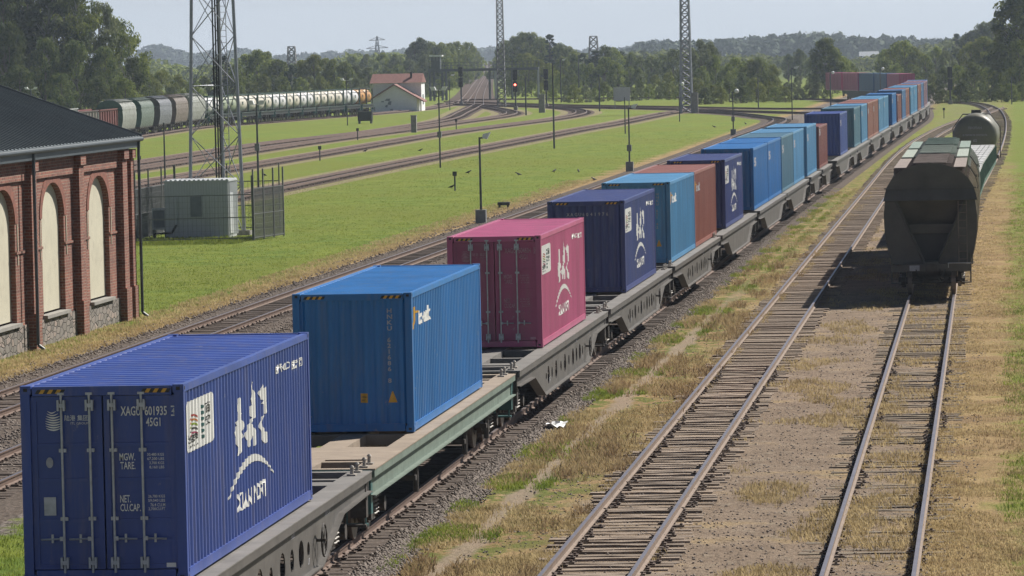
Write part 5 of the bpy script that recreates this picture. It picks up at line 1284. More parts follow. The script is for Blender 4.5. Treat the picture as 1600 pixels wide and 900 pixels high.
p = G(795, 324, -.22); r = empty('track_box', (p[0]-.3, p[1], -.2), 0, 'low black box beside the loop track left of the navy container roof', 'track box'); b = MB(); b.box(-.35, .35, -.3, .3, .12, .3); b.build('box', M['black'], r); b = MB(); b.box(-.3, -.2, -.2, .2, -.05, .119); b.box(.2, .3, -.2, .2, -.05, .119); b.build('feet', M['black'], r)
# crows on the grass
def crow(px, py, lab, s=1.):
    p = G(px, py, -.22); b = MB(); b.sweep([[(x, .0+r_*math.cos(a), z+r_*math.sin(a)) for a in [2*math.pi*i/8 for i in range(8)]] for x, z, r_ in ((-.30, .10, .01), (-.18, .13, .035), (-.06, .16, .075), (.06, .19, .08), (.13, .24, .045), (.17, .28, .05), (.21, .28, .035), (.28, .27, .006))])
    b.tube((.0, -.03, .12), (.02, -.03, 0), .01, None, 4); b.tube((.0, .03, .12), (.02, .03, 0), .01, None, 4)
    o = b.build('crow', M['black'], smooth=True); o.location = tuple(p); o.rotation_euler = (0, 0, rnd.uniform(0, 6)); o.scale = (s*.95,)*3; tag(o, lab, 'bird', 'crows on the green field')
for a in ((904, 270, 'crow nearest the lamp post with the switch box'), (866, 270, 'crow just left of another, left of the switch box lamp post'), (928, 283, 'crow at the edge of the dry verge near the train'), (732, 272, 'crow near the tall dark lamp post pole'), (1116, 200, 'crow on the field right of the thicker lattice mast'), (1165, 195, 'crow near the round lamp post'), (706, 295, 'crow in the middle of the green field'), (810, 275, 'crow on a pale patch of the field'), (571, 238, 'crow between the field tracks'), (413, 276, 'crow right of the big mast'), (657, 237, 'crow on the strip below the white hut')): crow(*a)
# plastic sheet lying by the rail
b = MB(); rr = random.Random(5); 
gr = [[(1.75+.09*i+rr.uniform(-.04, .04), 113.6+.22*j+rr.uniform(-.1, .1), -.2+rr.uniform(0, .13)) for i in range(6)] for j in range(6)]
for i in range(5):
    for j in range(5): b.quad(gr[i][j], gr[i+1][j], gr[i+1][j+1], gr[i][j+1])
b.build('plastic_sheet', M['lamp_white'], label='crumpled white plastic sheet lying by the rail under the maroon container wagon', cat='litter')

# ---------------------------------------------------------------- white hut with red roof
M['hut_wall'] = mat('whitewashed_wall', (.80, .81, .82), rough=.85, var=.06, dirt=((.45, .45, .45), 1.5, .62, .5)); M['tile'] = mat('red_roof_tiles', (.20, .085, .07), rough=.8, var=.2, scale=2, dirt=((.2, .09, .07), 3, .55, .5))
Yh = 735.; sc = Yh/FPX; k_ = lambda px: AT(px, 180, Yh)[0]; zz = lambda px, py: 9.18+(hor(px)-py)*sc
hx0, hx1, hx2 = k_(580), k_(652), AT(664, 180, Yh+8)[0]; zb = -.3
hut = empty('white_hut', ((hx0+hx1)/2, Yh, 0), 0, 'small white hut with red tiled roofs and a grey gable, by the field tracks', 'hut'); ox, oy = (hx0+hx1)/2, Yh
e0 = zz(580, 157); pk = zz(617, 134); b = MB(); b.plate([(hx0, zb), (hx1, zb), (hx1, zz(652, 154)), (k_(617), pk), (hx0, e0)], [], lambda u, v, t: (u, Yh+t, v), 0, 4); at_b(b).build('gable_wing', M['hut_wall'], hut)
b = MB(); b.box(AT(585, 180, Yh+5)[0], hx2, Yh+4.01, Yh+8.5, zb, zz(640, 128)); at_b(b).build('main_wall', M['hut_wall'], hut)
b = MB(); x0, x1 = AT(579, 180, Yh+4)[0], AT(667, 180, Yh+9)[0]; z1, z2 = zz(640, 130), zz(640, 115.5)
b.hexa([(x0, Yh+3.4, z1), (x1, Yh+3.4, z1), (x1, Yh+9.1, z1), (x0, Yh+9.1, z1), (x0+.2, Yh+6.2, z2), (x1-.1, Yh+6.2, z2), (x1-.1, Yh+6.4, z2), (x0+.2, Yh+6.4, z2)]); at_b(b).build('roof', M['tile'], hut)
mr_ = [c for c in hut.children][-1]
b = MB(); c0 = k_(617); th = .22
for a, zt0, xa in ((-1, e0, k_(574)), (1, zz(652, 154), k_(663))):
    za = pk+(zt0-pk)*(xa-c0)/((hx0 if a < 0 else hx1)-c0)
    b.hexa([(c0, Yh-.5, pk+.01), (xa, Yh-.5, za+.01), (xa, Yh+4, za+.01), (c0, Yh+4, pk+.01), (c0, Yh-.5, pk+th), (xa, Yh-.5, za+th), (xa, Yh+4, za+th), (c0, Yh+4, pk+th)])
at_b(b).build('wing_roof', M['tile'], hut)
b = MB(); b.box(k_(636), k_(639), Yh+4.8, Yh+5.2, z1+.2, zz(638, 113)); at_b(b).build('chimney', M['black'], mr_)
b = MB(); b.box(hx2+.002, hx2+.05, Yh+5.5, Yh+6.7, .8, 2.4); at_b(b).build('window', M['panel_dark'], hut)
b = MB(); 
for px, py, a, c in ((606, 158, .5, .3), (609, 164, .35, .5), (604, 168, .25, .3), (612, 173, .3, .2), (598, 160, .3, .12)): b.quad((k_(px)-a, Yh-.01, zz(px, py)), (k_(px)+a*.6, Yh-.01, zz(px, py)-.1), (k_(px)+a, Yh-.01, zz(px, py)+c), (k_(px)-a*.3, Yh-.01, zz(px, py)+c))
at_b(b).build('peeled_plaster', M['panel_dark'], hut, fix=False)

# ---------------------------------------------------------------- footbridge with watch cabin
Yg = 890.; k_ = lambda px: AT(px, 120, Yg)[0]; zz = lambda px, py: 9.18+(hor(px)-py)*Yg/FPX
x0, x1 = k_(670), k_(842); zd = zz(760, 107)
fb = empty('footbridge', ((x0+x1)/2, Yg, 0), 0, 'long steel footbridge spanning the junction with a tall watch cabin on its left end', 'footbridge'); ox, oy = (x0+x1)/2, Yg
b = MB(); b.box(x0, x1, Yg-.9, Yg+.9, zd-.35, zd); b.box(x0, x1, Yg-.95, Yg-.85, zd-.5, zd-.2); at_b(b).build('deck', M['mast_dark'], fb)
b = MB()
for s in (-.9, .9):
    for h in (.6, 1.2): b.box(x0, x1, Yg+s-.03, Yg+s+.03, zd+h, zd+h+.07)
    for i in range(30): x = x0+(x1-x0)*i/29; b.box(x-.04, x+.04, Yg+s-.03, Yg+s+.03, zd, zd+1.2)
at_b(b).build('railing', M['mast_dark'], fb)
for px in (672, 678, 691, 697, 765, 774, 800, 841):
    b = MB(); x = k_(px); 
    for s in (-.7, .7): b.tube((x, Yg+s, -.3), (x, Yg+s, zd-.35), .16, None, 6)
    at_b(b).build('leg', M['mast_grey'] if px in (774, 841) else M['mast_dark'], fb)
b = MB(); cx0, cx1 = k_(675), k_(689); b.box(cx0, cx1, Yg-1, Yg+1, zd+.01, zd+1.6); b.box(cx0, cx0+.25, Yg-1, Yg+1, zd+1.6, zz(680, 89)); b.box(cx1-.25, cx1, Yg-1, Yg+1, zd+1.6, zz(680, 89)); b.box((cx0+cx1)/2-.1, (cx0+cx1)/2+.1, Yg-1, Yg-.8, zd+1.6, zz(680, 89)); at_b(b).build('watch_cabin', M['mast_dark'], fb); cb = fb.children[-1]
b = MB(); b.box(cx0-.3, cx1+.4, Yg-1.3, Yg+1.3, zz(680, 89)+.01, zz(680, 86.5)); at_b(b).build('cabin_roof', M['lamp_white'], cb)
b = MB(); b.box(cx0+.25, cx1-.25, Yg-.3, Yg-.25, zd+1.6, zz(680, 89)); at_b(b).build('cabin_glass', M['hop_grey'], cb)
for i in range(5): 
    b = MB(); z = i*zd/5; xa, xb = k_(672), k_(697); b.tube((xa, Yg-.7, z), (xb, Yg-.7, z+zd/5), .06, None, 4); b.tube((xb, Yg-.7, z), (xa, Yg-.7, z+zd/5), .06, None, 4); at_b(b).build('brace', M['mast_dark'], fb)
# ---------------------------------------------------------------- trees
def leaf_cloud(centres, n, size, seed, flat=.0, outward=None):
    """n small leaf clumps scattered in gaussian balls round the centres (x,y,z,r); returns verts (4n,3)"""
    r = np.random.RandomState(seed); c = np.array(centres); wts = c[:, 3]**2; wts /= wts.sum(); idx = r.choice(len(c), n, p=wts)
    d = r.normal(size=(n, 3)); d /= np.linalg.norm(d, axis=1)[:, None]; rr = c[idx, 3]*(.55+.45*r.rand(n)**.6)
    P = c[idx, :3]+d*rr[:, None]*np.array([1, 1, .8])
    nrm = d+r.normal(size=(n, 3))*.55; nrm[:, 2] += .25; nrm /= np.linalg.norm(nrm, axis=1)[:, None]
    a = np.cross(nrm, r.normal(size=(n, 3))); a /= np.linalg.norm(a, axis=1)[:, None]; b = np.cross(nrm, a)
    s = size*(.5+r.rand(n))[:, None]; e = r.uniform(.4, 1.0, (n, 1))
    V = np.stack([P-a*s, P-b*s*e, P+a*s*(.8), P+b*s*e], 1)
    return V.reshape(-1, 3)
def quads_obj(name, V, matl, parent=None, **kw):
    n = len(V)//4; me = bpy.data.meshes.new(name); me.vertices.add(4*n); me.vertices.foreach_set('co', V.astype(np.float32).ravel())
    me.loops.add(4*n); me.loops.foreach_set('vertex_index', np.arange(4*n, dtype=np.int32)); me.polygons.add(n); me.polygons.foreach_set('loop_start', np.arange(0, 4*n, 4, dtype=np.int32))
    me.polygons.foreach_set('loop_total', np.full(n, 4, dtype=np.int32)); me.materials.append(matl); me.update(); me.validate()
    o = bpy.data.objects.new(name, me); COL.objects.link(o)
    if parent: o.parent = parent
    return tag(o, **kw)
def tree_proto(kind, seed, leafm, barkm, name='deciduous_tree'):
    """nominal height 10 m"""
    r = random.Random(seed); root = empty(name); C = []; t = MB()
    if kind == 'round': spec = (10, 4.4, 1.6, 44, 1.0, 7000, .15, 1.0)
    elif kind == 'tall': spec = (10, 2.6, 1.6, 42, .85, 6500, .15, .9)
    elif kind == 'bush': spec = (10, 5.5, .2, 52, 1.15, 7500, .17, 1.0)
    elif kind == 'loose': spec = (10, 4.6, 1.6, 60, .80, 7500, .13, 1.0)
    elif kind == 'conifer': spec = (10, 2.1, .6, 60, .6, 6500, .13, 1.0)
    H, W, z0, nc, cr, nl, ls, _ = spec
    for i in range(nc):
        f = (i+.5)/nc
        if kind == 'conifer':
            z = z0+(H-z0)*f*.97; Rz = W*(1-f)**.85+.15
        else:
            z = z0+(H-z0)*(f**.9)*.93
            u = (z-z0)/(H-z0); Rz = W*math.sin(math.pi*min(1, max(.0, (u*.92+.13 if kind != 'bush' else u*.62+.38))))**.7
        a = r.uniform(0, 2*math.pi); q = r.uniform(.55, 1.08)*Rz; c_ = cr*r.uniform(.6, 1.25)*(1 if kind != 'conifer' else max(.35, 1-f))
        x, y = q*math.cos(a)*.8, q*math.sin(a)*.8
        C.append((x, y, min(z, H-c_*.8), c_))
        if kind != 'bush' or i % 3 == 0:
            zb = max(.3, z-abs(q)*.7-.5); t.tube((0, 0, zb), (x*.85, y*.85, z), .045+.07*(1-f), .015, 5, False)
    C.append((0, 0, H-cr*.85, cr*.8))
    t.tube((0, 0, -.5), (0.05, 0, 1.6), .26, .2, 8); t.tube((.05, 0, 1.6), (0, .08, H*.55), .2, .1, 7); t.tube((0, .08, H*.55), (.05, 0, H*.92), .1, .02, 6)
    t.build('trunk', barkm, root, fix=False)
    quads_obj('crown', leaf_cloud(C, nl, ls, seed), leafm, root)
    return root
protos_t = {}
def need(kind, lm, v):
    k = (kind, lm, v)
    if k not in protos_t:
        protos_t[k] = [tree_proto(kind, 11*v+len(protos_t)*3+1, M[lm], M['bark_pale'] if kind in ('tall', 'loose') else M['bark'], {'bush': 'bushy_tree', 'conifer': 'conifer_tree'}.get(kind, 'deciduous_tree')), False]
    return protos_t[k]
NT = 0
def tree(px, ytop, Y, kind, lm, wide=1., label=None, z=-.3):
    global NT
    NT += 1; x = AT(px, 100, Y)[0]; H = 9.18+(hor(px)-ytop)*Y/FPX-z; e = need(kind, lm, NT % 2)
    r = e[0] if not e[1] else clone(e[0], (0, 0, 0)); e[1] = True
    r.location = (x, Y, z); s = H/10; r.scale = (s*wide, s*wide, s); r.rotation_euler = (0, 0, rnd.uniform(0, 6.28))
    kn = {'round': 'round crowned', 'tall': 'tall narrow', 'bush': 'broad bushy', 'loose': 'loose open crowned', 'conifer': 'pointed'}[kind]; cn = {'leaf': 'green', 'leaf_light': 'light green', 'leaf_dark': 'dark green', 'leaf_conifer': 'dark green', 'leaf_silver': 'silvery green'}[lm]
    where = 'behind the shed and left freight train' if px < 235 else 'behind the tank container train' if px < 640 else 'beside the straight line beyond the footbridge' if px < 830 else 'behind the signals and grey board' if px < 1060 else 'behind the thicker lattice mast' if px < 1260 else 'behind the far tail of the train' if px < 1450 else 'behind the olive tank wagon'
    cat = 'tree'; tag(r, label or f'{kn} {cn} tree {where}', cat, f'{kn} {cn} trees {where}')
    return r
# left group, tall and dark
for a in [(-35, -70, 700, 'tall', 'leaf_dark', 1.3), (8, -55, 690, 'round', 'leaf_dark', .62), (45, -48, 700, 'round', 'leaf', .6), (78, -30, 690, 'tall', 'leaf_dark', 1.15), (100, -15, 705, 'round', 'leaf_dark', .6), (122, -22, 690, 'loose', 'leaf', .62), (155, -4, 695, 'loose', 'leaf_silver', .66), (182, 22, 700, 'loose', 'leaf', .72), (200, 50, 690, 'loose', 'leaf', .75), (208, 85, 680, 'bush', 'leaf_dark', .6),
          (15, 30, 670, 'bush', 'leaf_dark', .5), (70, 55, 672, 'bush', 'leaf_dark', .6), (120, 60, 674, 'bush', 'leaf_dark', .6), (165, 70, 676, 'bush', 'leaf_dark', .6), (30, 100, 660, 'bush', 'leaf_dark', .8), (95, 112, 660, 'bush', 'leaf_dark', .8), (150, 118, 662, 'bush', 'leaf_dark', .8), (195, 120, 662, 'bush', 'leaf', .8)]: tree(*a)
# behind the left trains
for a in [(232, 112, 820, 'bush', 'leaf_light', .8), (252, 108, 830, 'bush', 'leaf_light', .8), (275, 116, 810, 'bush', 'leaf_light', .8), (300, 122, 830, 'bush', 'leaf', .8), (318, 118, 850, 'bush', 'leaf_light', .8), (338, 92, 850, 'conifer', 'leaf_conifer', 1.5), (352, 86, 850, 'conifer', 'leaf_conifer', 1.4), (366, 98, 850, 'bush', 'leaf', .6),
          (385, 84, 900, 'round', 'leaf', .8), (402, 76, 900, 'round', 'leaf', .8), (420, 80, 910, 'round', 'leaf', .9), (434, 92, 900, 'tall', 'leaf', 1.2), (456, 100, 890, 'tall', 'leaf_conifer', 1), (472, 93, 900, 'round', 'leaf_light', .8), (490, 84, 900, 'round', 'leaf_light', .85), (507, 90, 910, 'round', 'leaf_light', .8), (522, 92, 900, 'round', 'leaf', .8), (540, 95, 900, 'round', 'leaf', .8), (556, 100, 910, 'round', 'leaf_silver', .8), (575, 104, 900, 'round', 'leaf_silver', .8), (592, 112, 920, 'bush', 'leaf_silver', .6),
          (380, 118, 880, 'bush', 'leaf', .8), (410, 116, 880, 'bush', 'leaf_light', .8), (440, 118, 880, 'bush', 'leaf', .8), (470, 120, 880, 'bush', 'leaf', .8), (500, 118, 880, 'bush', 'leaf_light', .8), (530, 120, 880, 'bush', 'leaf', .8), (560, 122, 880, 'bush', 'leaf_silver', .8),
          (600, 82, 1250, 'round', 'leaf', .8), (618, 84, 1250, 'round', 'leaf', .8), (575, 84, 1300, 'round', 'leaf', .8), (550, 86, 1300, 'round', 'leaf', .8), (640, 92, 1150, 'round', 'leaf_silver', .8), (622, 100, 1100, 'round', 'leaf', .8), (606, 104, 1050, 'bush', 'leaf', .8)]: tree(*a)
# by the straight line
for a in [(648, 64, 1250, 'round', 'leaf_dark', .8), (660, 58, 1250, 'round', 'leaf_dark', .85), (674, 64, 1260, 'round', 'leaf', .8), (688, 66, 1260, 'round', 'leaf', .8), (702, 66, 1280, 'round', 'leaf', .8), (716, 64, 1300, 'round', 'leaf', .8), (730, 65, 1350, 'round', 'leaf', .8), (742, 76, 1500, 'round', 'leaf', .8),
          (665, 84, 1120, 'round', 'leaf_silver', .8), (685, 86, 1120, 'bush', 'leaf', .7), (700, 90, 1120, 'bush', 'leaf', .7), (716, 98, 1180, 'bush', 'leaf', .8), (728, 104, 1300, 'bush', 'leaf', .8), (650, 118, 1000, 'bush', 'leaf', .8), (672, 128, 990, 'bush', 'leaf', .8), (690, 132, 990, 'bush', 'leaf', .8),
          (790, 62, 1250, 'round', 'leaf', .8), (802, 56, 1230, 'round', 'leaf', .85), (818, 49, 1220, 'round', 'leaf', .85), (832, 50, 1220, 'round', 'leaf', .85), (846, 58, 1210, 'round', 'leaf', .8), (860, 53, 1200, 'conifer', 'leaf_conifer', 1.6), (874, 66, 1200, 'round', 'leaf', .8), (888, 72, 1200, 'round', 'leaf', .8),
          (795, 100, 1080, 'bush', 'leaf', .8), (815, 84, 1040, 'round', 'leaf', .8), (826, 82, 1030, 'round', 'leaf_light', .8), (800, 126, 990, 'bush', 'leaf_dark', .9), (842, 92, 1010, 'round', 'leaf_light', .85), (860, 98, 1010, 'bush', 'leaf_light', .8), (862, 118, 980, 'bush', 'leaf', .8)]: tree(*a)
# middle group
for a in [(880, 88, 1020, 'round', 'leaf', .8), (896, 84, 1030, 'round', 'leaf_dark', .8), (912, 82, 1060, 'tall', 'leaf_conifer', 1.2), (930, 78, 1060, 'conifer', 'leaf_conifer', 1.8), (945, 70, 1060, 'round', 'leaf_dark', .8), (958, 73, 1070, 'round', 'leaf', .8), (972, 80, 1080, 'conifer', 'leaf_conifer', 1.6), (986, 82, 1080, 'round', 'leaf', .8), (1002, 88, 1060, 'round', 'leaf', .8), (1018, 86, 1050, 'round', 'leaf', .8), (1036, 84, 1050, 'round', 'leaf', .8), (1052, 76, 1040, 'round', 'leaf', .8),
          (875, 112, 960, 'bush', 'leaf', .7), (892, 108, 960, 'bush', 'leaf', .7), (925, 98, 950, 'round', 'leaf', .85), (945, 88, 950, 'round', 'leaf', .85), (965, 98, 950, 'round', 'leaf', .85), (985, 104, 960, 'round', 'leaf', .8), (1000, 106, 960, 'round', 'leaf', .8), (905, 128, 930, 'bush', 'leaf', .8), (945, 128, 920, 'bush', 'leaf', .8), (975, 134, 900, 'bush', 'leaf_silver', .8), (1000, 128, 900, 'bush', 'leaf', .8), (925, 140, 900, 'bush', 'leaf_silver', .8),
          (1025, 116, 880, 'bush', 'leaf_light', .7), (1045, 112, 880, 'bush', 'leaf_light', .7), (1035, 128, 860, 'bush', 'leaf', .8), (1010, 138, 870, 'bush', 'leaf', .8)]: tree(*a)
# right of the middle
for a in [(1095, 60, 870, 'round', 'leaf_silver', .6), (1110, 64, 875, 'round', 'leaf_silver', .6), (1080, 74, 875, 'round', 'leaf', .6), (1118, 84, 870, 'bush', 'leaf', .5), (1096, 102, 850, 'bush', 'leaf', .7), (1070, 104, 860, 'bush', 'leaf_dark', .7),
          (1135, 98, 845, 'bush', 'leaf', .75), (1152, 88, 850, 'bush', 'leaf', .8), (1172, 92, 850, 'bush', 'leaf_light', .8), (1190, 88, 850, 'bush', 'leaf', .8), (1206, 100, 850, 'bush', 'leaf_light', .75), (1160, 112, 828, 'bush', 'leaf_dark', .9), (1185, 116, 828, 'bush', 'leaf_dark', .9), (1214, 122, 830, 'bush', 'leaf_light', .8), (1125, 130, 828, 'bush', 'leaf', .8), (1228, 128, 850, 'bush', 'leaf_silver', .8), (1250, 76, 1150, 'round', 'leaf_dark', .8), (1232, 84, 1150, 'round', 'leaf_dark', .8), (1246, 118, 900, 'bush', 'leaf_silver', .7),
          (1290, 58, 880, 'tall', 'leaf', 1.15), (1304, 74, 880, 'round', 'leaf', .75), (1276, 84, 880, 'round', 'leaf', .75), (1318, 86, 890, 'bush', 'leaf', .7), (1275, 116, 860, 'bush', 'leaf_dark', .8), (1300, 118, 860, 'bush', 'leaf', .8), (1328, 96, 900, 'tall', 'leaf', 1.1)]: tree(*a)
for a in [(1362, 112, 960, 'bush', 'leaf', .8), (1352, 122, 930, 'bush', 'leaf_light', .8), (1378, 118, 900, 'bush', 'leaf_silver', .8), (1384, 76, 960, 'round', 'leaf', .85), (1398, 66, 950, 'round', 'leaf', .85), (1414, 62, 940, 'round', 'leaf', .9), (1428, 72, 940, 'round', 'leaf_light', .8), (1446, 84, 930, 'round', 'leaf', .85), (1462, 72, 940, 'round', 'leaf', .8), (1478, 78, 930, 'round', 'leaf_silver', .8), (1400, 98, 900, 'bush', 'leaf', .8), (1425, 100, 900, 'bush', 'leaf', .8),
          (1496, 72, 1000, 'round', 'leaf_silver', .8), (1518, 64, 860, 'round', 'leaf_light', .85), (1538, 56, 860, 'round', 'leaf_light', .85), (1556, 60, 860, 'round', 'leaf', .85), (1536, 34, 1150, 'round', 'leaf_dark', .8), (1552, 30, 1150, 'round', 'leaf_dark', .8), (1516, 48, 1150, 'round', 'leaf_dark', .8), (1495, 52, 1200, 'conifer', 'leaf_conifer', 1.4),
          (1590, -12, 760, 'tall', 'leaf', 1.2), (1606, -30, 760, 'loose', 'leaf', .62), (1574, 34, 770, 'bush', 'leaf', .5), (1592, 60, 740, 'bush', 'leaf', .6), (1625, 0, 760, 'round', 'leaf_dark', .7),
          (1456, 116, 800, 'bush', 'leaf_light', .8), (1474, 104, 790, 'bush', 'leaf_dark', .7), (1498, 100, 780, 'bush', 'leaf', .75), (1522, 96, 780, 'bush', 'leaf', .8), (1545, 104, 770, 'bush', 'leaf', .8), (1566, 100, 770, 'bush', 'leaf', .8), (1588, 104, 760, 'bush', 'leaf_light', .8), (1470, 132, 740, 'bush', 'leaf_dark', 1.0), (1500, 130, 735, 'bush', 'leaf_dark', 1.0), (1530, 128, 730, 'bush', 'leaf_dark', 1.0), (1560, 130, 730, 'bush', 'leaf_dark', 1.0), (1592, 134, 720, 'bush', 'leaf', .8), (1440, 132, 800, 'bush', 'leaf_dark', .8), (1620, 128, 720, 'bush', 'leaf_dark', .8)]: tree(*a)
# low understorey in front of the groups
rq = random.Random(21)
for px in range(866, 1066, 15): tree(px+rq.uniform(-4, 4), rq.uniform(128, 142), 815+rq.uniform(-10, 25), 'bush', rq.choice(['leaf', 'leaf_silver', 'leaf_light', 'leaf']), .95)
for px in range(1085, 1235, 14): tree(px+rq.uniform(-3, 3), rq.uniform(120, 136), 752+rq.uniform(-4, 20), 'bush', rq.choice(['leaf_dark', 'leaf', 'leaf_light']), 1.0)
for px in range(1236, 1300, 14): tree(px, rq.uniform(128, 140), 780, 'bush', rq.choice(['leaf', 'leaf_silver']), .9)
for px in range(1452, 1640, 16): tree(px, rq.uniform(124, 142), 700+rq.uniform(-4, 12), 'bush', rq.choice(['leaf_dark', 'leaf', 'leaf_dark']), 1.0)
for px in range(596, 700, 15): tree(px, rq.uniform(118, 132), 960+rq.uniform(-10, 20), 'bush', rq.choice(['leaf', 'leaf_silver']), .9)
for px in range(800, 870, 15): tree(px, rq.uniform(118, 132), 920+rq.uniform(-10, 20), 'bush', rq.choice(['leaf', 'leaf_light']), .9)
for e in protos_t.values():
    if not e[1]: raise RuntimeError('unused tree proto')

# ---------------------------------------------------------------- far woods
def wood(name, Y0, Y1, prof_, lm, seed, dens, lab, size=1.6, ch=14., per=70):
    r = np.random.RandomState(seed); xs_, ys_ = zip(*prof_); cent = []
    for px in np.arange(xs_[0], xs_[-1], dens):
        for k in range(3):
            Y = Y0+(Y1-Y0)*(k+r.rand()*.8)/3; q = px+r.uniform(-dens, dens); top = np.interp(q, xs_, ys_)+r.uniform(-1.5, 3.5)+(2-k)*3.2
            H = 9.18+(hor(q)-top)*Y/FPX; x = AT(q, 90, Y)[0]; w_ = ch*.28*r.uniform(.8, 1.25)
            for m_ in range(5):
                zc = H-w_*.7-m_*w_*.75
                if zc < -1: break
                cent.append((x+r.uniform(-.5, .5)*w_, Y+r.uniform(-1, 1)*w_, zc, w_*(.75+.12*m_)))
    V = leaf_cloud(cent, len(cent)*per, size, seed)
    quads_obj(name, V, M[lm], label=lab, kind='stuff')
    return len(V)//4
tot = 0
tot += wood('distant_wood', 1500, 1750, [(220, 98), (255, 92), (290, 100), (330, 98), (380, 90), (440, 96), (520, 88), (580, 80), (640, 80), (700, 72), (742, 84)], 'leaf', 1, 9, 'wood of mixed trees rising behind the tank container train', 1.2, 15, 45)
tot += wood('distant_wood', 1500, 1750, [(788, 84), (830, 70), (880, 72), (930, 84), (1000, 78), (1050, 74), (1120, 80), (1240, 84), (1340, 88), (1400, 76), (1480, 62), (1540, 48), (1620, 40)], 'leaf', 2, 9, 'wood of mixed trees stretching behind the right hand groups', 1.2, 15, 45)
tot += wood('wooded_ridge', 2500, 2900, [(960, 78), (985, 70), (1010, 64), (1060, 60), (1100, 60), (1160, 56), (1200, 55), (1240, 50), (1280, 49), (1320, 51), (1355, 57), (1385, 55), (1420, 58), (1450, 57), (1480, 60), (1530, 52), (1620, 45)], 'leaf_conifer', 3, 8, 'long dark wooded ridge on the skyline at the right', 1.9, 17, 40)
tot += wood('wooded_ridge', 4200, 4700, [(215, 78), (235, 69), (252, 68), (268, 72), (290, 80), (300, 80), (330, 78), (345, 84), (360, 78), (380, 76), (420, 84), (470, 82), (520, 78), (560, 76), (590, 79), (640, 74), (700, 76), (745, 73), (770, 71), (800, 74)], 'leaf_conifer', 4, 7, 'bluish wooded hills on the far skyline at the left', 2.8, 26, 40)
tot += wood('wooded_ridge', 4200, 4700, [(860, 76), (900, 76), (950, 74), (985, 70), (1010, 64), (1030, 63), (1080, 66)], 'leaf_conifer', 5, 7, 'bluish far wooded hill right of the middle', 2.8, 26, 40)
print('far wood quads', tot)
hx, hY = AT(1358, 100, 2100)[0], 2100.
r = empty('far_house', (hx, hY, 0), 0, 'tiny white house glimpsed between trees above the far tail of the train', 'house'); b = MB(); b.box(-3, 3, -3, 3, 0, 3.2); b.build('wall', M['hut_wall'], r); b = MB(); b.hexa([(-4.4, -3.4, 3.21), (4.4, -3.4, 3.21), (4.4, 3.4, 3.21), (-4.4, 3.4, 3.21), (-4.4, -.1, 5.2), (4.4, -.1, 5.2), (4.4, .1, 5.2), (-4.4, .1, 5.2)]); b.build('roof', M['panel_grey'], r)

# ---------------------------------------------------------------- stones, tufts
def stones(name, n, fx, seed, smin, smax, matl, label):
    r = np.random.RandomState(seed); base = np.array([(1, 0, 0), (-1, 0, 0), (0, 1, 0), (0, -1, 0), (0, 0, 1), (0, 0, -1)], float)
    F = [(0, 2, 4), (2, 1, 4), (1, 3, 4), (3, 0, 4), (2, 0, 5), (1, 2, 5), (3, 1, 5), (0, 3, 5)]
    P = fx(r, n); n = len(P); sc = r.uniform(smin, smax, (n, 1, 1))
    V = (base[None]+r.normal(size=(n, 6, 3))*.28)*sc*np.array([1, 1, .75]); an = r.rand(n)*6.28; ca, sa = np.cos(an)[:, None], np.sin(an)[:, None]
    x = V[:, :, 0]*ca-V[:, :, 1]*sa; y = V[:, :, 0]*sa+V[:, :, 1]*ca; V = np.stack([x, y, V[:, :, 2]], 2)+P[:, None]
    T = (np.array(F)[None]+6*np.arange(n)[:, None, None]).reshape(-1, 3)
    me = bpy.data.meshes.new(name); me.vertices.add(6*n); me.vertices.foreach_set('co', V.astype(np.float32).ravel()); me.loops.add(3*len(T)); me.loops.foreach_set('vertex_index', T.astype(np.int32).ravel())
    me.polygons.add(len(T)); me.polygons.foreach_set('loop_start', np.arange(0, 3*len(T), 3, dtype=np.int32)); me.polygons.foreach_set('loop_total', np.full(len(T), 3, dtype=np.int32)); me.materials.append(matl); me.update(); me.validate()
    o = bpy.data.objects.new(name, me); COL.objects.link(o); tag(o, label, kind='stuff')
def yd(r, n, a, b):  # denser near the camera
    u = r.rand(n); return 1/(1/a+(1/b-1/a)*u)
def fx_a(r, n):
    y = yd(r, n, 74, 230); x = r.uniform(1.45, 2.05, n)+r.normal(size=n)*.12; z = np.where(x < 1.5, -.2, -.2-.05*np.minimum(1, (x-1.5)/.45))+.01; return np.c_[x, y, z]
stones('ballast_stones', 19000, fx_a, 1, .02, .05, M['stone'], 'grey ballast stones along the right side of the container train track')
def fx_b(r, n):
    y = yd(r, n, 98, 300); x = r.choice([-15.9, -12.2, -10.5], n)+r.uniform(-1.0, 1.0, n)*np.where(r.rand(n) < .5, .7, 1.2); return np.c_[x, y, np.full(n, -.215)]
stones('ballast_stones', 16000, fx_b, 2, .03, .06, M['stone'], 'grey ballast stones along the loop track')
def fx_c(r, n):
    y = yd(r, n, 78, 240); x = r.uniform(3.0, 12.5, n); return np.c_[x, y, np.full(n, -.245)]
stones('loose_stones', 9000, fx_c, 3, .012, .035, M['stone'], 'small loose stones scattered on the dry dirt')
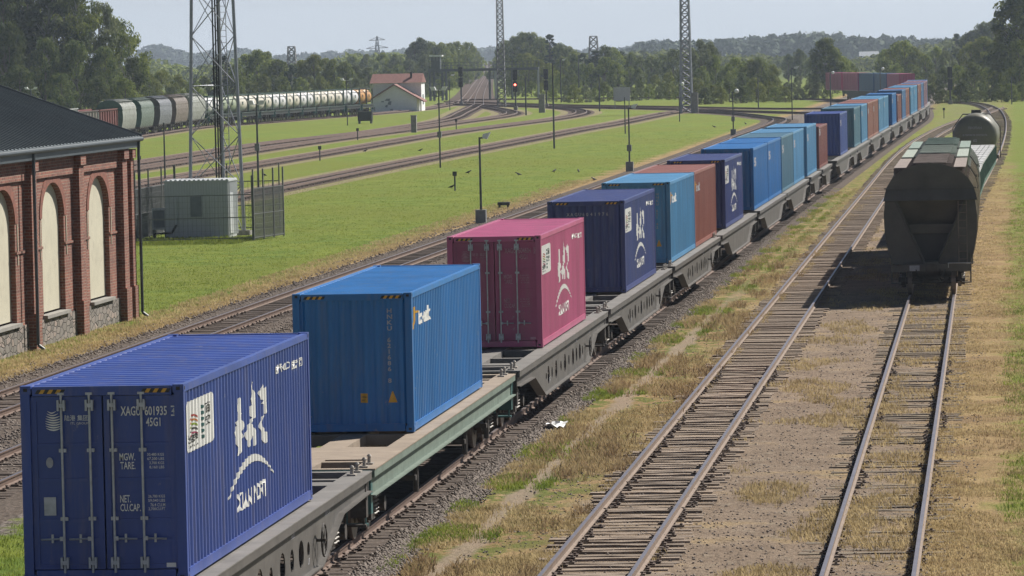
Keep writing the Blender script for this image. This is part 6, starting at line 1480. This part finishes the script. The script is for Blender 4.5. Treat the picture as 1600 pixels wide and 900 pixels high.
def tufts(name, n, fx, seed, hmin, hmax, matl, label, blades=7, spread=.07, bw=.008):
    r = np.random.RandomState(seed); P = fx(r, n); n = len(P); k = n*blades; B = np.repeat(P, blades, 0)+np.c_[r.normal(size=(k, 2))*spread, np.zeros(k)]
    h = r.uniform(hmin, hmax, k); an = r.rand(k)*6.28; ln = r.uniform(.1, .8, k)*h; d = np.c_[np.cos(an), np.sin(an)]; s = np.c_[-np.sin(an), np.cos(an)]*bw*(.6+r.rand(k))[:, None]
    z = np.zeros((k, 1)); V = np.stack([np.c_[B[:, :2]-s, B[:, 2]], np.c_[B[:, :2]+s, B[:, 2]], np.c_[B[:, :2]+d*ln[:, None]*.45+s*.8, B[:, 2]+h*.65], np.c_[B[:, :2]+d*ln[:, None], B[:, 2]+h]], 1)
    quads_obj(name, V.reshape(-1, 3), matl, label=label, kind='stuff')
def nmask(x, y, sx, sy, off): return np.array([noise.noise(Vector((a*sx+off, b*sy, off))) for a, b in zip(x, y)])
def strip_fx(x0, x1, y0, y1, thr, off, mean=None, sd=None, sx=.5, sy=.22):
    def f(r, n):
        y = yd(r, n*3, y0, y1); x = r.uniform(x0, x1, n*3) if mean is None else r.normal(mean, sd, n*3)
        m_ = (nmask(x, y, sx, sy, off)+r.normal(size=n*3)*.06 > thr) & ((np.abs(x-2.9+.0005*(y-100)) > .2) | (r.rand(n*3) < .12)); x, y = x[m_][:n], y[m_][:n]; return np.c_[x, y, np.full(len(x), -.25)]
    return f
tufts('green_grass', 5000, strip_fx(1.8, 3.3, 76, 300, .08, 3.1), 5, .04, .13, M['grass_green'], 'green grass patches along the verge right of the container train')
tufts('dry_grass', 10000, strip_fx(1.9, 4.9, 76, 300, -.02, 9.7), 6, .03, .12, M['grass_dry'], 'dry yellow grass along the verge right of the container train')
tufts('brown_weeds', 1500, strip_fx(2.3, 4.8, 76, 220, .2, 15.3), 7, .08, .26, M['grass_brown'], 'brown dead weeds on the verge right of the container train', 9, .06)
tufts('dry_grass', 5000, strip_fx(6.5, 10.5, 78, 260, .18, 21.7), 8, .03, .13, M['grass_dry'], 'sparse dry grass on the dirt between the two right hand tracks')
tufts('dry_grass', 15000, strip_fx(11.4, 14.8, 78, 330, -.15, 27.1), 9, .015, .07, M['grass_dry'], 'straw coloured grass right of the hopper wagon track')
tufts('brown_weeds', 1200, strip_fx(11.2, 14.0, 78, 260, .1, 33.9), 10, .02, .09, M['grass_brown'], 'brownish weeds right of the hopper wagon track')
tufts('dry_grass', 2600, strip_fx(9.6, 11.6, 78, 200, .05, 39.9, sx=.5, sy=.5), 13, .03, .14, M['grass_dry'], 'dry tufts between the rails of the hopper wagon track', 6, .05)
tufts('green_grass', 3000, strip_fx(13.1, 17.0, 90, 300, -.1, 41.9), 11, .04, .12, M['grass_green'], 'green grass at the right edge of the yard', 7, .09)
def fx_f(r, n):
    y = 1/(1/130+(1/520-1/130)*r.rand(n)); x = -16.8-r.rand(n)*(6+.05*y); return np.c_[x, y, np.full(n, -.25)]
tufts('green_grass', 2500, (lambda r, n: np.c_[r.uniform(-6.8, -2.8, n), r.uniform(75, 100, n), np.full(n, -.25)]), 16, .03, .10, M['grass_green'], 'green grass in the near left corner beside the train', 6, .09)
tufts('green_grass', 26000, fx_f, 12, .015, .055, M['grass_green'], 'short green grass of the wide field left of the loop track', 5, .2, .014)
def fx_g(r, n):
    y = 1/(1/128+(1/330-1/128)*r.rand(n)); x = -16.4-r.rand(n)**1.6*2.0; return np.c_[x, y, np.full(n, -.25)]
tufts('dry_grass', 9000, fx_g, 14, .03, .12, M['grass_dry'], 'dry brown grass fringe along the loop track and shed', 6, .08, .010)
def fx_h(r, n):
    y = r.uniform(229, 236.4, n); x = r.uniform(-32, -25.5, n); return np.c_[x, y, np.full(n, -.25)]
tufts('green_grass', 900, fx_h, 15, .05, .22, M['grass_green'], 'taller weeds at the foot of the white equipment cabin', 7, .08, .012)

# ---------------------------------------------------------------- haze
hz = MB(); hz.box(-1900, 900, -60, 6800, -2., 75.)
hm = bpy.data.materials.new('air'); hm.use_nodes = True; nt = hm.node_tree; nt.nodes.remove(nt.nodes['Principled BSDF'])
pv = nt.nodes.new('ShaderNodeVolumePrincipled'); pv.inputs['Color'].default_value = (.72, .84, 1, 1); pv.inputs['Density'].default_value = HAZE; pv.inputs['Anisotropy'].default_value = .2
nt.links.new(pv.outputs[0], nt.nodes['Material Output'].inputs['Volume'])
ho = hz.build('haze', hm, kind='stuff', label='thin bluish summer haze filling the air')
# containers touching nothing remain linked only when placed
for o in list(bpy.data.objects):
    if o.parent is None and o.type == 'EMPTY' and 'label' not in o:
        for c in list(o.children_recursive): bpy.data.objects.remove(c)
        bpy.data.objects.remove(o)
